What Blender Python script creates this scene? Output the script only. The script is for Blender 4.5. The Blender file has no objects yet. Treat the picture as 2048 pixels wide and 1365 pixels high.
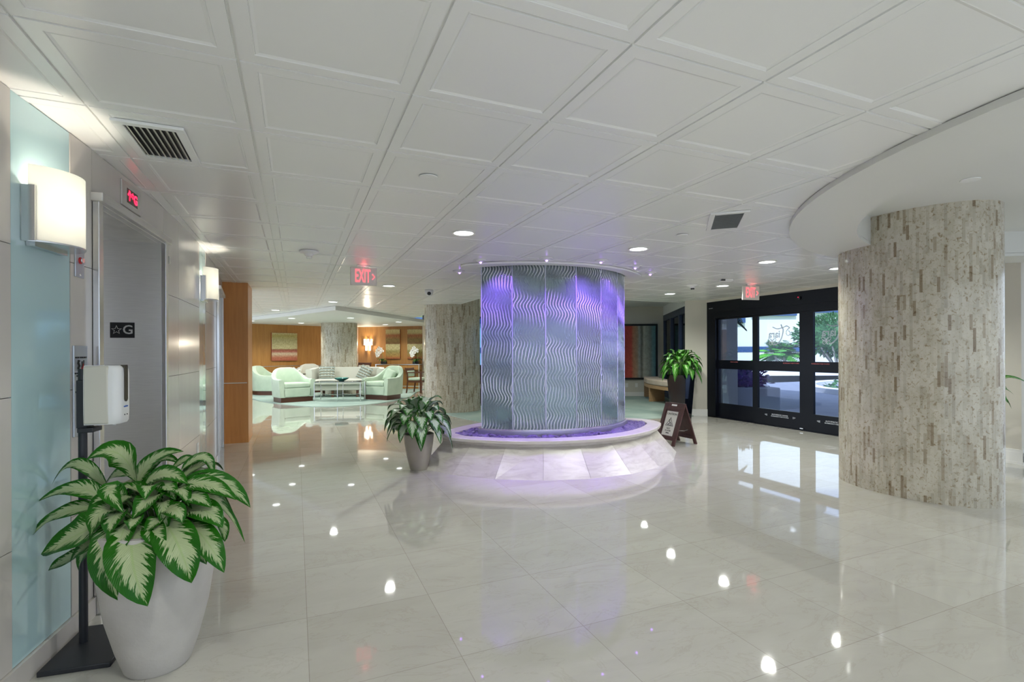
import bpy, bmesh, math, random
from mathutils import Vector, Matrix, noise
PI = math.pi
R_ = math.radians
C = bpy.context.scene.collection
random.seed(7)

# ---------------------------------------------------------------- camera
# world axes follow the ceiling grid: x across the hall, y into the hall
TH = 0.404
CAMH, CEIL = 1.32, 2.346
cam = bpy.data.cameras.new('camera'); co = bpy.data.objects.new('camera', cam); C.objects.link(co)
cam.sensor_width = 36.0; cam.lens = 1010.0/2048*36.0
cam.shift_y = 21.5/2048; cam.clip_start = .05; cam.clip_end = 400
fw = Vector((math.sin(TH), math.cos(TH), 0)); r0 = Vector((math.cos(TH), -math.sin(TH), 0)); up0 = Vector((0, 0, 1))
rc, rs = math.cos(-.0039), math.sin(-.0039)
rx = rc*r0 + rs*up0; uy = -rs*r0 + rc*up0
M = Matrix((rx, uy, -fw)).transposed().to_4x4(); M.translation = (0, 0, CAMH)
co.matrix_world = M
bpy.context.scene.camera = co

# ---------------------------------------------------------------- light of the place, exposure
sc = bpy.context.scene
w = bpy.data.worlds.new('sky'); sc.world = w; w.use_nodes = True
wn = w.node_tree.nodes; wl = w.node_tree.links
bg = wn['Background']; bg.inputs[0].default_value = (.72, .84, 1.0, 1); bg.inputs[1].default_value = .85
SUN = bpy.data.lights.new('sun', 'SUN'); SUN.energy = 3.0; SUN.angle = .01; SUN.color = (1, .95, .86)
so = bpy.data.objects.new('sun', SUN); C.objects.link(so)
so.rotation_euler = Vector((.50, .62, -.95)).to_track_quat('-Z', 'Y').to_euler()
sc.view_settings.view_transform = 'Standard'; sc.view_settings.look = 'None'
sc.view_settings.exposure = 0.88; sc.view_settings.gamma = 1.0; sc.view_settings.use_curve_mapping = False
sc.cycles.max_bounces = 10; sc.cycles.diffuse_bounces = 5; sc.cycles.glossy_bounces = 5
sc.cycles.transmission_bounces = 9; sc.cycles.transparent_max_bounces = 12
sc.cycles.caustics_reflective = False; sc.cycles.caustics_refractive = False
sc.cycles.sample_clamp_indirect = 4.0

def c2w(X, Y, z=0.0):           # metres right of / ahead of the camera -> world
    return Vector((X*math.cos(TH)+Y*math.sin(TH), -X*math.sin(TH)+Y*math.cos(TH), z))

# ---------------------------------------------------------------- helpers
class MB:
    def __init__(s): s.v = []; s.f = []; s.uv = []; s.m = []; s.cur = 0; s.anyuv = False
    def add(s, vs, fs, M=None, uvs=None):
        o = len(s.v)
        for p in vs:
            p = Vector(p)
            if M is not None: p = M @ p
            s.v.append(tuple(p))
        for i, f in enumerate(fs):
            s.f.append(tuple(a+o for a in f)); s.m.append(s.cur)
            if uvs: s.uv.append(uvs[i]); s.anyuv = True
            else: s.uv.append([(0, 0)]*len(f))
        return s
    def box(s, x0, x1, y0, y1, z0, z1, M=None):
        vs = [(x, y, z) for x in (x0, x1) for y in (y0, y1) for z in (z0, z1)]
        fs = [(0, 1, 3, 2), (4, 6, 7, 5), (0, 4, 5, 1), (2, 3, 7, 6), (0, 2, 6, 4), (1, 5, 7, 3)]
        return s.add(vs, fs, M)
    def prism(s, pts, z0, z1, M=None, cap=True):
        n = len(pts); vs = [(p[0], p[1], z0) for p in pts]+[(p[0], p[1], z1) for p in pts]
        fs = [(i, (i+1) % n, n+(i+1) % n, n+i) for i in range(n)]
        if cap: fs += [tuple(range(n-1, -1, -1)), tuple(range(n, 2*n))]
        return s.add(vs, fs, M)
    def ring(s, outer, inner, z0, z1, M=None):
        n = len(outer)
        vs = [(p[0], p[1], z0) for p in outer]+[(p[0], p[1], z0) for p in inner]+[(p[0], p[1], z1) for p in outer]+[(p[0], p[1], z1) for p in inner]
        fs = []
        for i in range(n):
            j = (i+1) % n
            fs += [(i, n+i, n+j, j), (2*n+i, 2*n+j, 3*n+j, 3*n+i), (i, j, 2*n+j, 2*n+i), (n+i, 3*n+i, 3*n+j, n+j)]
        return s.add(vs, fs, M)
    def lathe(s, prof, n=24, M=None, a0=0, a1=2*PI):
        full = abs(a1-a0-2*PI) < 1e-6; k = n if full else n+1
        vs = []; fs = []
        for (r, z) in prof:
            for i in range(k):
                a = a0+(a1-a0)*i/n; vs.append((r*math.cos(a), r*math.sin(a), z))
        for j in range(len(prof)-1):
            for i in range(n):
                i2 = (i+1) % k
                fs.append((j*k+i, j*k+i2, (j+1)*k+i2, (j+1)*k+i))
        if full:
            if prof[0][0] > 1e-4: fs.append(tuple(range(k-1, -1, -1)))
            if prof[-1][0] > 1e-4: fs.append(tuple((len(prof)-1)*k+i for i in range(k)))
        return s.add(vs, fs, M)
    def tube(s, pts, r, n=8, M=None, closed=False, rs=None, flat=None):
        pts = [Vector(p) for p in pts]; m = len(pts); vs = []; fs = []
        pn = None
        for i, p in enumerate(pts):
            if closed: t = (pts[(i+1) % m]-pts[i-1])
            else: t = pts[min(i+1, m-1)]-pts[max(i-1, 0)]
            t = t.normalized() if t.length > 1e-9 else Vector((0, 0, 1))
            if pn is None:
                a = Vector((0, 0, 1)) if abs(t.z) < .9 else Vector((1, 0, 0))
                n1 = t.cross(a).normalized()
            else:
                n1 = (pn-t*pn.dot(t)); n1 = n1.normalized() if n1.length > 1e-6 else t.orthogonal().normalized()
            pn = n1; n2 = t.cross(n1)
            rr = rs[i] if rs else r
            for k in range(n):
                a = 2*PI*k/n; vs.append(p+(n1*math.cos(a)+n2*math.sin(a))*rr)
        L = m if closed else m-1
        for i in range(L):
            i2 = (i+1) % m
            for k in range(n):
                k2 = (k+1) % n
                fs.append((i*n+k, i*n+k2, i2*n+k2, i2*n+k))
        if not closed: fs += [tuple(range(n-1, -1, -1)), tuple((m-1)*n+k for k in range(n))]
        return s.add(vs, fs, M)
    def ball(s, c, r, n=12, sq=(1, 1, 1)):
        prof = [(max(1e-5, r*math.sin(PI*j/(n//2))), -r*math.cos(PI*j/(n//2))) for j in range(n//2+1)]
        return s.lathe(prof, n, Matrix.Translation(c) @ Matrix.Diagonal((*sq, 1)))
    def build(s, name, mat=None, parent=None, angle=35, bevel=0, seg=2, sub=0, mats=None):
        me = bpy.data.meshes.new(name); me.from_pydata(s.v, [], s.f)
        for m_ in (mats or [mat]): me.materials.append(m_)
        if mats:
            for p, k in zip(me.polygons, s.m): p.material_index = k
        if s.anyuv:
            ul = me.uv_layers.new(name='UVMap'); i = 0
            for f in s.uv:
                for q in f: ul.data[i].uv = q; i += 1
        bm = bmesh.new(); bm.from_mesh(me)
        if not s.anyuv: bmesh.ops.remove_doubles(bm, verts=bm.verts, dist=1e-5)
        bmesh.ops.recalc_face_normals(bm, faces=bm.faces)
        bm.to_mesh(me); bm.free()
        if angle:
            for p in me.polygons: p.use_smooth = True
            me.set_sharp_from_angle(angle=R_(angle))
        o = bpy.data.objects.new(name, me); C.objects.link(o)
        if parent is not None: o.parent = parent
        if bevel:
            b = o.modifiers.new('bevel', 'BEVEL'); b.width = bevel; b.segments = seg; b.limit_method = 'ANGLE'; b.angle_limit = R_(40)
            b.harden_normals = False
        if sub:
            b = o.modifiers.new('sub', 'SUBSURF'); b.levels = sub; b.render_levels = sub
        return o

def tag(o, label, cat, group=None, kind=None):
    o['label'] = label; o['category'] = cat
    if group: o['group'] = group
    if kind: o['kind'] = kind
    return o
def thing(name, label, cat, loc=(0, 0, 0), rz=0, group=None):
    o = bpy.data.objects.new(name, None); o.empty_display_size = .1; C.objects.link(o)
    o.location = loc; o.rotation_euler = (0, 0, rz)
    return tag(o, label, cat, group)
def struct(o, label=None):
    o['kind'] = 'structure'
    if label: o['label'] = label
    return o
def copytree(o, parent=None):
    c = o.copy(); C.objects.link(c)
    if parent is not None: c.parent = parent
    for ch in list(o.children):
        copytree(ch, c)
    return c
def text(name, body, size, mat, parent, M, extrude=.001, align='CENTER', sx=1.0, bold=0.0):
    cu = bpy.data.curves.new(name, 'FONT'); cu.body = body; cu.size = size; cu.extrude = extrude
    cu.align_x = align; cu.align_y = 'CENTER'; cu.resolution_u = 3; cu.offset = bold
    t = bpy.data.objects.new('tmp', cu); C.objects.link(t)
    dg = bpy.context.evaluated_depsgraph_get(); dg.update()
    me = bpy.data.meshes.new_from_object(t.evaluated_get(dg)); me.name = name
    bpy.data.objects.remove(t); bpy.data.curves.remove(cu)
    me.transform(M @ Matrix.Diagonal((sx, 1, 1, 1)))
    me.materials.clear(); me.materials.append(mat)
    o = bpy.data.objects.new(name, me); C.objects.link(o)
    if parent is not None: o.parent = parent
    return o
def lamp(name, kind, loc, energy, color=(1, 1, 1), radius=.05, spot=None, blend=.5, aim=(0, 0, -1), parent=None):
    l = bpy.data.lights.new(name, kind); l.energy = energy; l.color = color
    l.shadow_soft_size = radius
    if kind == 'SPOT': l.spot_size = R_(spot); l.spot_blend = blend
    o = bpy.data.objects.new(name, l); C.objects.link(o); o.location = loc
    if kind == 'SPOT': o.rotation_euler = Vector(aim).to_track_quat('-Z', 'Y').to_euler()
    if parent is not None: o.parent = parent
    return o

# ---------------------------------------------------------------- materials
MT = {}
def newmat(name):
    m = bpy.data.materials.new(name); m.use_nodes = True; MT[name] = m
    return m, m.node_tree.nodes, m.node_tree.links, m.node_tree.nodes['Principled BSDF']
def setp(b, **k):
    for n, v in k.items(): b.inputs[n.replace('_', ' ')].default_value = v
def mat(name, col, rough=.5, metal=0., spec=.5, var=None, bump=None, trans=0., emit=None, es=0., coat=0., ior=1.5, sheen=0, stretch=(1, 1, 1), alpha=None):
    m, N, L, b = newmat(name)
    setp(b, Base_Color=(*col, 1), Roughness=rough, Metallic=metal, IOR=ior)
    b.inputs['Specular IOR Level'].default_value = spec
    b.inputs['Transmission Weight'].default_value = trans; b.inputs['Coat Weight'].default_value = coat
    b.inputs['Coat Roughness'].default_value = .08; b.inputs['Sheen Weight'].default_value = sheen
    if emit: b.inputs['Emission Color'].default_value = (*emit, 1); b.inputs['Emission Strength'].default_value = es
    if var or bump:
        tc = N.new('ShaderNodeTexCoord'); mp = N.new('ShaderNodeMapping'); mp.inputs['Scale'].default_value = stretch
        L.new(tc.outputs['Object'], mp.inputs[0])
    if var:
        c2, s, lo, hi = var
        n = N.new('ShaderNodeTexNoise'); n.inputs['Scale'].default_value = s; n.inputs['Detail'].default_value = 5
        L.new(mp.outputs[0], n.inputs[0])
        r = N.new('ShaderNodeValToRGB'); r.color_ramp.elements[0].position = lo; r.color_ramp.elements[1].position = hi
        r.color_ramp.elements[0].color = (*col, 1); r.color_ramp.elements[1].color = (*c2, 1)
        L.new(n.outputs[0], r.inputs[0]); L.new(r.outputs[0], b.inputs['Base Color'])
    if bump:
        s, st, d = bump
        n = N.new('ShaderNodeTexNoise'); n.inputs['Scale'].default_value = s; n.inputs['Detail'].default_value = 3
        L.new(mp.outputs[0], n.inputs[0])
        bp = N.new('ShaderNodeBump'); bp.inputs['Strength'].default_value = st; bp.inputs['Distance'].default_value = d
        L.new(n.outputs[0], bp.inputs['Height']); L.new(bp.outputs[0], b.inputs['Normal'])
    return m
def math_(N, L, op, a, b=None, c=None):
    n = N.new('ShaderNodeMath'); n.operation = op
    for i, x in enumerate((a, b, c)):
        if x is None: continue
        if isinstance(x, (int, float)): n.inputs[i].default_value = x
        else: L.new(x, n.inputs[i])
    return n.outputs[0]
def ramp(N, L, fac, stops, interp='LINEAR'):
    r = N.new('ShaderNodeValToRGB'); e = r.color_ramp.elements; r.color_ramp.interpolation = interp
    while len(e) < len(stops): e.new(.5)
    for k, (p, c) in zip(e, stops): k.position = p; k.color = (*c, 1)
    L.new(fac, r.inputs[0]); return r.outputs[0]
def mixc(N, L, fac, a, b, mode='MIX'):
    n = N.new('ShaderNodeMix'); n.data_type = 'RGBA'; n.blend_type = mode
    for s_, x in ((n.inputs['Factor'], fac), (n.inputs['A'], a), (n.inputs['B'], b)):
        if isinstance(x, (int, float)): s_.default_value = x
        elif isinstance(x, tuple): s_.default_value = (*x, 1)
        else: L.new(x, s_)
    return n.outputs['Result']
def texco(N, L, kind='Object', scale=(1, 1, 1), loc=(0, 0, 0), rot=(0, 0, 0)):
    tc = N.new('ShaderNodeTexCoord'); mp = N.new('ShaderNodeMapping')
    mp.inputs['Scale'].default_value = scale; mp.inputs['Location'].default_value = loc; mp.inputs['Rotation'].default_value = rot
    L.new(tc.outputs[kind], mp.inputs[0]); return mp.outputs[0]
def noise_(N, L, vec, scale, detail=4, rough=.5, dist=0):
    n = N.new('ShaderNodeTexNoise'); n.inputs['Scale'].default_value = scale; n.inputs['Detail'].default_value = detail
    n.inputs['Roughness'].default_value = rough; n.inputs['Distortion'].default_value = dist
    L.new(vec, n.inputs[0]); return n.outputs[0]

# polished marble floor, 0.61 m tiles
m, N, L, b = newmat('floor_marble')
v = texco(N, L, 'Object', loc=(.565, .34, 0))
bt = N.new('ShaderNodeTexBrick'); L.new(v, bt.inputs['Vector']); bt.offset = 0
bt.inputs['Scale'].default_value = 1; bt.inputs['Brick Width'].default_value = .61; bt.inputs['Row Height'].default_value = .61
bt.inputs['Mortar Size'].default_value = .0016; bt.inputs['Mortar Smooth'].default_value = .1
bt.inputs['Color1'].default_value = (.46, .44, .385, 1); bt.inputs['Color2'].default_value = (.535, .52, .465, 1); bt.inputs['Mortar'].default_value = (.27, .24, .20, 1)
n1 = noise_(N, L, texco(N, L, 'Object', scale=(1.2, 3.0, 1)), 2.2, 6, .6, .6)
vein = ramp(N, L, noise_(N, L, texco(N, L, 'Object', scale=(1, 2.2, 1), rot=(0, 0, .5)), 1.7, 9, .62, 1.4), [(.485, (1, 1, 1)), (.5, (.86, .82, .78)), (.515, (1, 1, 1))])
c1 = mixc(N, L, .35, bt.outputs['Color'], ramp(N, L, n1, [(.3, (.44, .42, .37)), (.7, (.57, .555, .50))]))
c2 = mixc(N, L, .5, c1, mixc(N, L, 1.0, c1, vein, 'MULTIPLY'))
L.new(c2, b.inputs['Base Color']); setp(b, Roughness=.035, IOR=1.6)
b.inputs['Coat Weight'].default_value = .35; b.inputs['Coat Roughness'].default_value = .02
# base stone
m, N, L, b = newmat('basin_marble')
n1 = noise_(N, L, texco(N, L, 'Object', scale=(1.2, 1.2, 6)), 3, 8, .65, 1.2)
L.new(ramp(N, L, n1, [(.32, (.47, .43, .385)), (.5, (.58, .545, .49)), (.68, (.64, .61, .56))]), b.inputs['Base Color']); setp(b, Roughness=.30)
# mosaic columns
def strips(name, light, dark):
    m, N, L, b = newmat(name)
    v = texco(N, L, 'UV', rot=(0, 0, PI/2))
    def brick(sc, off, seed):
        t = N.new('ShaderNodeTexBrick'); L.new(texco(N, L, 'UV', rot=(0, 0, PI/2), loc=(seed, seed*.37, 0)), t.inputs['Vector'])
        t.offset = .43; t.offset_frequency = 2; t.squash = 1.5; t.squash_frequency = 3
        t.inputs['Scale'].default_value = 1; t.inputs['Brick Width'].default_value = .135; t.inputs['Row Height'].default_value = .0235
        t.inputs['Mortar Size'].default_value = .0007; t.inputs['Mortar Smooth'].default_value = .3; t.inputs['Bias'].default_value = off
        t.inputs['Color1'].default_value = (0, 0, 0, 1); t.inputs['Color2'].default_value = (1, 1, 1, 1); t.inputs['Mortar'].default_value = (.45, .45, .45, 1)
        return t
    a = brick(1, 0, 0)
    base = ramp(N, L, a.outputs['Color'], [(0, light[0]), (.3, light[1]), (.62, light[2]), (.84, light[1]), (.92, dark[0]), (1, dark[1])])
    mott = noise_(N, L, texco(N, L, 'UV', scale=(1, .8, 1)), 42, 7, .65, .8)
    big = noise_(N, L, texco(N, L, 'UV', scale=(1, 1, 1)), 6, 4, .6)
    c = mixc(N, L, 1.0, base, ramp(N, L, mott, [(.33, (.52, .41, .28)), (.46, (1, .99, .95)), (.62, (1.0, 1, 1)), (.75, (1.12, 1.12, 1.12))]), 'MULTIPLY')
    c = mixc(N, L, 1.0, c, ramp(N, L, big, [(.3, (.86, .84, .80)), (.6, (1.04, 1.04, 1.04))]), 'MULTIPLY')
    c = mixc(N, L, math_(N, L, 'MULTIPLY', a.outputs['Fac'], .35), c, (.52, .49, .43))
    L.new(c, b.inputs['Base Color']); setp(b, Roughness=.12)
    bp = N.new('ShaderNodeBump'); bp.inputs['Strength'].default_value = .25; bp.inputs['Distance'].default_value = .002
    L.new(a.outputs['Color'], bp.inputs['Height']); L.new(bp.outputs[0], b.inputs['Normal'])
    return m
strips('column_mosaic', [(.43, .395, .325), (.52, .485, .405), (.565, .535, .46)], [(.40, .35, .27), (.25, .195, .13)])

mat('ceiling_white', (.84, .84, .82), .27, spec=.5)
mat('plaster_white', (.74, .735, .70), .6)
mat('soffit_paint', (.70, .70, .665), .45)
mat('wall_cream', (.60, .565, .49), .6)
mat('trim_white', (.78, .77, .74), .35)
mat('porcelain', (.56, .52, .475), .16, var=((.62, .585, .54), 3, .3, .7), stretch=(1, 1, .15))
mat('joint', (.2, .19, .17), .8)
mat('aqua_glass', (.49, .68, .70), .04, coat=.6)
m, N, L, b = newmat('brushed_steel')
n1 = noise_(N, L, texco(N, L, 'Object', scale=(1, 1, 60)), 9, 3)
L.new(ramp(N, L, n1, [(.3, (.70, .685, .66)), (.7, (.80, .785, .76))]), b.inputs['Base Color']); setp(b, Metallic=1, Roughness=.38)
b.inputs['Anisotropic'].default_value = .5
mat('steel_bright', (.72, .72, .72), .22, metal=1)
mat('chrome', (.85, .85, .86), .08, metal=1)
mat('plate_steel', (.60, .63, .68), .35, metal=.85)
mat('black_plastic', (.012, .012, .013), .35)
mat('black_metal', (.02, .022, .027), .45)
mat('door_frame_black', (.004, .005, .009), .3, spec=.22)
mat('white_plastic', (.80, .80, .79), .28)
mat('cream_plastic', (.60, .58, .50), .35)
mat('smoky_plastic', (.06, .05, .035), .15)
mat('carpet_teal', (.30, .40, .365), .95, spec=.1, var=((.40, .49, .44), 1.5, .35, .65), bump=(260, .5, .006))
m, N, L, b = newmat('wood_panel')
v = texco(N, L, 'Object', scale=(5, 5, .45))
n1 = noise_(N, L, v, 3.5, 7, .6, .5)
L.new(ramp(N, L, n1, [(.25, (.33, .145, .035)), (.75, (.46, .225, .062))]), b.inputs['Base Color']); setp(b, Roughness=.34)
m, N, L, b = newmat('wood_orange')
n1 = noise_(N, L, texco(N, L, 'Object', scale=(7, 7, .5)), 3.5, 7, .6, .4)
L.new(ramp(N, L, n1, [(.25, (.58, .235, .065)), (.75, (.70, .32, .10))]), b.inputs['Base Color']); setp(b, Roughness=.35)
mat('wood_light', (.44, .26, .13), .4, var=((.52, .33, .18), 6, .3, .7), stretch=(1, 1, 8))
mat('wood_dark', (.10, .032, .014), .35)
mat('wood_mahogany', (.040, .012, .012), .4, var=((.065, .020, .018), 8, .3, .7), stretch=(6, 1, 1))
mat('fabric_mint', (.46, .57, .44), .9, spec=.15, var=((.57, .67, .53), 4, .3, .7), bump=(220, .3, .004), sheen=.3)
mat('fabric_cream', (.62, .61, .54), .9, spec=.15, bump=(220, .3, .004), sheen=.3)
mat('cushion_cream', (.62, .50, .40), .7, var=((.70, .60, .52), 4, .3, .7))
m, N, L, b = newmat('pillow_pattern')
v = texco(N, L, 'UV', scale=(4, 5, 1))
w1 = N.new('ShaderNodeTexVoronoi'); w1.inputs['Scale'].default_value = 1.3; w1.inputs['Randomness'].default_value = .25; L.new(v, w1.inputs['Vector'])
w2 = N.new('ShaderNodeTexWave'); w2.bands_direction = 'Y'; w2.inputs['Scale'].default_value = .33; w2.inputs['Distortion'].default_value = .6; L.new(v, w2.inputs['Vector'])
c = ramp(N, L, w2.outputs['Fac'], [(.3, (.20, .19, .14)), (.45, (.30, .33, .30)), (.8, (.34, .39, .37))])
c = mixc(N, L, ramp(N, L, w1.outputs['Distance'], [(.16, (1, 1, 1)), (.24, (0, 0, 0))]), c, (.62, .62, .52))
L.new(c, b.inputs['Base Color']); setp(b, Roughness=.85)
mat('pot_stone', (.47, .445, .415), .75, var=((.55, .525, .495), 6, .3, .7), bump=(60, .25, .004))
mat('pot_taupe', (.36, .32, .27), .45, var=((.42, .38, .33), 5, .3, .7))
mat('soil', (.03, .02, .013), .9)
mat('stem_green', (.13, .26, .06), .4)
def leafmat(name, green, green2, cream, lim):
    m, N, L, b = newmat(name)
    tc = N.new('ShaderNodeTexCoord'); sp = N.new('ShaderNodeSeparateXYZ'); L.new(tc.outputs['UV'], sp.inputs[0])
    s = math_(N, L, 'ABSOLUTE', math_(N, L, 'SUBTRACT', math_(N, L, 'MULTIPLY', sp.outputs[0], 2), 1))
    cb = N.new('ShaderNodeCombineXYZ')
    L.new(math_(N, L, 'MULTIPLY', sp.outputs[0], 3.0), cb.inputs[0])
    L.new(math_(N, L, 'SUBTRACT', math_(N, L, 'MULTIPLY', sp.outputs[1], 34), math_(N, L, 'MULTIPLY', s, 9)), cb.inputs[1])
    sp3 = N.new('ShaderNodeSeparateXYZ'); L.new(tc.outputs['Object'], sp3.inputs[0]); L.new(math_(N, L, 'MULTIPLY', sp3.outputs[0], 9), cb.inputs[2])
    nz = noise_(N, L, cb.outputs[0], 1.0, 3, .6)
    nb = noise_(N, L, tc.outputs['Object'], 7, 2, .5)
    k = math_(N, L, 'ADD', s, math_(N, L, 'MULTIPLY', math_(N, L, 'SUBTRACT', nz, .5), 2.1))
    k = math_(N, L, 'ADD', k, math_(N, L, 'MULTIPLY', math_(N, L, 'SUBTRACT', nb, .5), .5))
    # thin green along the midrib, solid green tip
    k = math_(N, L, 'ADD', k, math_(N, L, 'MULTIPLY', math_(N, L, 'POWER', sp.outputs[1], 5), .7))
    msk = ramp(N, L, k, [(lim-.05, (1, 1, 1)), (lim+.06, (0, 0, 0))])
    g = mixc(N, L, nb, green, green2)
    c = mixc(N, L, msk, g, mixc(N, L, nz, cream, tuple(x*.8 for x in cream)))
    rib = ramp(N, L, s, [(.03, (1, 1, 1)), (.07, (0, 0, 0))])
    c = mixc(N, L, math_(N, L, 'MULTIPLY', rib, .5), c, (.30, .42, .16))
    L.new(c, b.inputs['Base Color']); setp(b, Roughness=.25)
    b.inputs['Specular IOR Level'].default_value = .18
    wv = N.new('ShaderNodeTexWave'); wv.bands_direction = 'Y'; wv.inputs['Scale'].default_value = .35
    L.new(cb.outputs[0], wv.inputs['Vector'])
    bp = N.new('ShaderNodeBump'); bp.inputs['Strength'].default_value = .25; bp.inputs['Distance'].default_value = .003
    L.new(wv.outputs['Fac'], bp.inputs['Height']); L.new(bp.outputs[0], b.inputs['Normal'])
    return m
leafmat('leaf_variegated', (.006, .060, .003), (.022, .16, .006), (.42, .50, .27), .55)
leafmat('leaf_pale', (.01, .065, .01), (.03, .15, .015), (.46, .56, .42), .68)
leafmat('leaf_green', (.015, .11, .008), (.06, .24, .02), (.30, .48, .20), .30)
mat('purple_shrub', (.10, .06, .24), .8, var=((.22, .09, .32), 30, .3, .7))
mat('leaf_dark_green', (.02, .11, .03), .6, var=((.07, .24, .06), 20, .3, .7))
mat('palm_green', (.03, .24, .02), .5, var=((.16, .50, .05), 3, .3, .7))
mat('palm_dark', (.02, .07, .05), .5)
mat('trunk', (.45, .42, .36), .8)
mat('petal', (.85, .84, .82), .5)
mat('rock_violet_lit', (.20, .15, .34), .35, var=((.06, .05, .11), 25, .35, .65), bump=(40, .4, .01))  # violet light mixed into the stones' base colour
mat('bowl_teal', (.05, .22, .20), .12, var=((.12, .34, .30), 12, .3, .7), coat=.5)
mat('lens_glow', (.9, .9, .88), .4, emit=(.93, 1.0, .97), es=2.6)
mat('lens_warm', (.9, .9, .88), .4, emit=(1, .97, .9), es=3.0)
mat('led_violet', (.5, .3, .9), .4, emit=(.42, .16, 1.0), es=5)
mat('sign_red', (.9, .2, .2), .5, emit=(1.0, .13, .16), es=.75)
mat('digit_red', (.9, .02, .05), .5, emit=(1.0, .02, .07), es=1.6)
m, N, L, b = newmat('sconce_shade'); setp(b, Base_Color=(.85, .83, .78, 1), Roughness=.3)
b.inputs['Emission Color'].default_value = (1, .88, .72, 1); b.inputs['Emission Strength'].default_value = .10
tl = N.new('ShaderNodeBsdfTranslucent'); tl.inputs[0].default_value = (.95, .93, .90, 1); mx = N.new('ShaderNodeMixShader'); mx.inputs[0].default_value = .55
L.new(b.outputs[0], mx.inputs[1]); L.new(tl.outputs[0], mx.inputs[2]); L.new(mx.outputs[0], N['Material Output'].inputs[0])
mat('bulb_glow', (1, .9, .8), .4, emit=(1.0, .86, .66), es=9)
mat('crystal', (.9, .9, .88), .1, emit=(1, .9, .72), es=.9)
mat('outlet_white', (.75, .75, .72), .4)
mat('sign_paper', (.55, .54, .48), .5)
mat('ink', (.02, .02, .02), .5)
mat('red_paint', (.55, .03, .04), .4)
mat('red_text', (.45, .12, .13), .5)
mat('etch_white', (.62, .66, .74), .5)
m, N, L, b = newmat('etched_glass'); setp(b, Base_Color=(.85, .87, .92, 1), Roughness=.6)
tl = N.new('ShaderNodeBsdfTranslucent'); tl.inputs[0].default_value = (1, 1, 1, 1); mx = N.new('ShaderNodeMixShader'); mx.inputs[0].default_value = .6
L.new(b.outputs[0], mx.inputs[1]); L.new(tl.outputs[0], mx.inputs[2])
tp = N.new('ShaderNodeBsdfTransparent'); m2 = N.new('ShaderNodeMixShader'); m2.inputs[0].default_value = .35; L.new(mx.outputs[0], m2.inputs[1]); L.new(tp.outputs[0], m2.inputs[2]); L.new(m2.outputs[0], N['Material Output'].inputs[0])
mat('asphalt', (.22, .24, .30), .9, var=((.27, .29, .34), 3, .3, .7))
mat('concrete_out', (.42, .44, .50), .85)
mat('curb_white', (.75, .75, .76), .8)
mat('grass', (.25, .42, .08), .9, var=((.40, .55, .12), 30, .3, .7))
mat('building_white', (.80, .80, .80), .8)
mat('building_blue', (.045, .10, .24), .3)
mat('glow_sign_face', (.74, .70, .64), .5)
# glass panes: clear, faintly blue
def pane(name, tint, refl):
    m, N, L, b = newmat(name); N.remove(b)
    t = N.new('ShaderNodeBsdfTransparent'); t.inputs[0].default_value = (*tint, 1)
    g = N.new('ShaderNodeBsdfGlossy'); g.inputs['Roughness'].default_value = .02
    fr = N.new('ShaderNodeFresnel'); fr.inputs[0].default_value = refl
    mx = N.new('ShaderNodeMixShader'); L.new(fr.outputs[0], mx.inputs[0]); L.new(t.outputs[0], mx.inputs[1]); L.new(g.outputs[0], mx.inputs[2])
    L.new(mx.outputs[0], N['Material Output'].inputs[0]); return m
pane('door_glass', (.78, .85, 1.0), 1.4)
pane('window_glass', (.42, .62, .80), 1.45)
pane('table_glass', (.45, .5, .5), 1.6)
# fountain glass : wet cast glass, half milky
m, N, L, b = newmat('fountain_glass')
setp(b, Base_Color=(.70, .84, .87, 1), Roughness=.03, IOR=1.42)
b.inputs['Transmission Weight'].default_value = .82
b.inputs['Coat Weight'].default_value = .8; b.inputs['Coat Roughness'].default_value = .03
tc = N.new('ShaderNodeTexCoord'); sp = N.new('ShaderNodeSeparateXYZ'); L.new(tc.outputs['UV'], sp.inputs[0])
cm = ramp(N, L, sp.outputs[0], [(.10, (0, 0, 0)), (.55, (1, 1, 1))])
L.new(mixc(N, L, cm, (.60, .76, .80), (.93, .96, .97)), b.inputs['Base Color'])  # ridge crests painted whiter, standing in for highlights along the ridges
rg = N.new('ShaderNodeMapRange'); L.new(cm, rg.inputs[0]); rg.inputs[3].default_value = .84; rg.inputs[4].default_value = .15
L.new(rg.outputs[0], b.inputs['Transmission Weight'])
mat('glass_edge', (.62, .66, .80), .25, spec=.8)
mat('water', (.10, .07, .22), .03, trans=.3)
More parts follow.
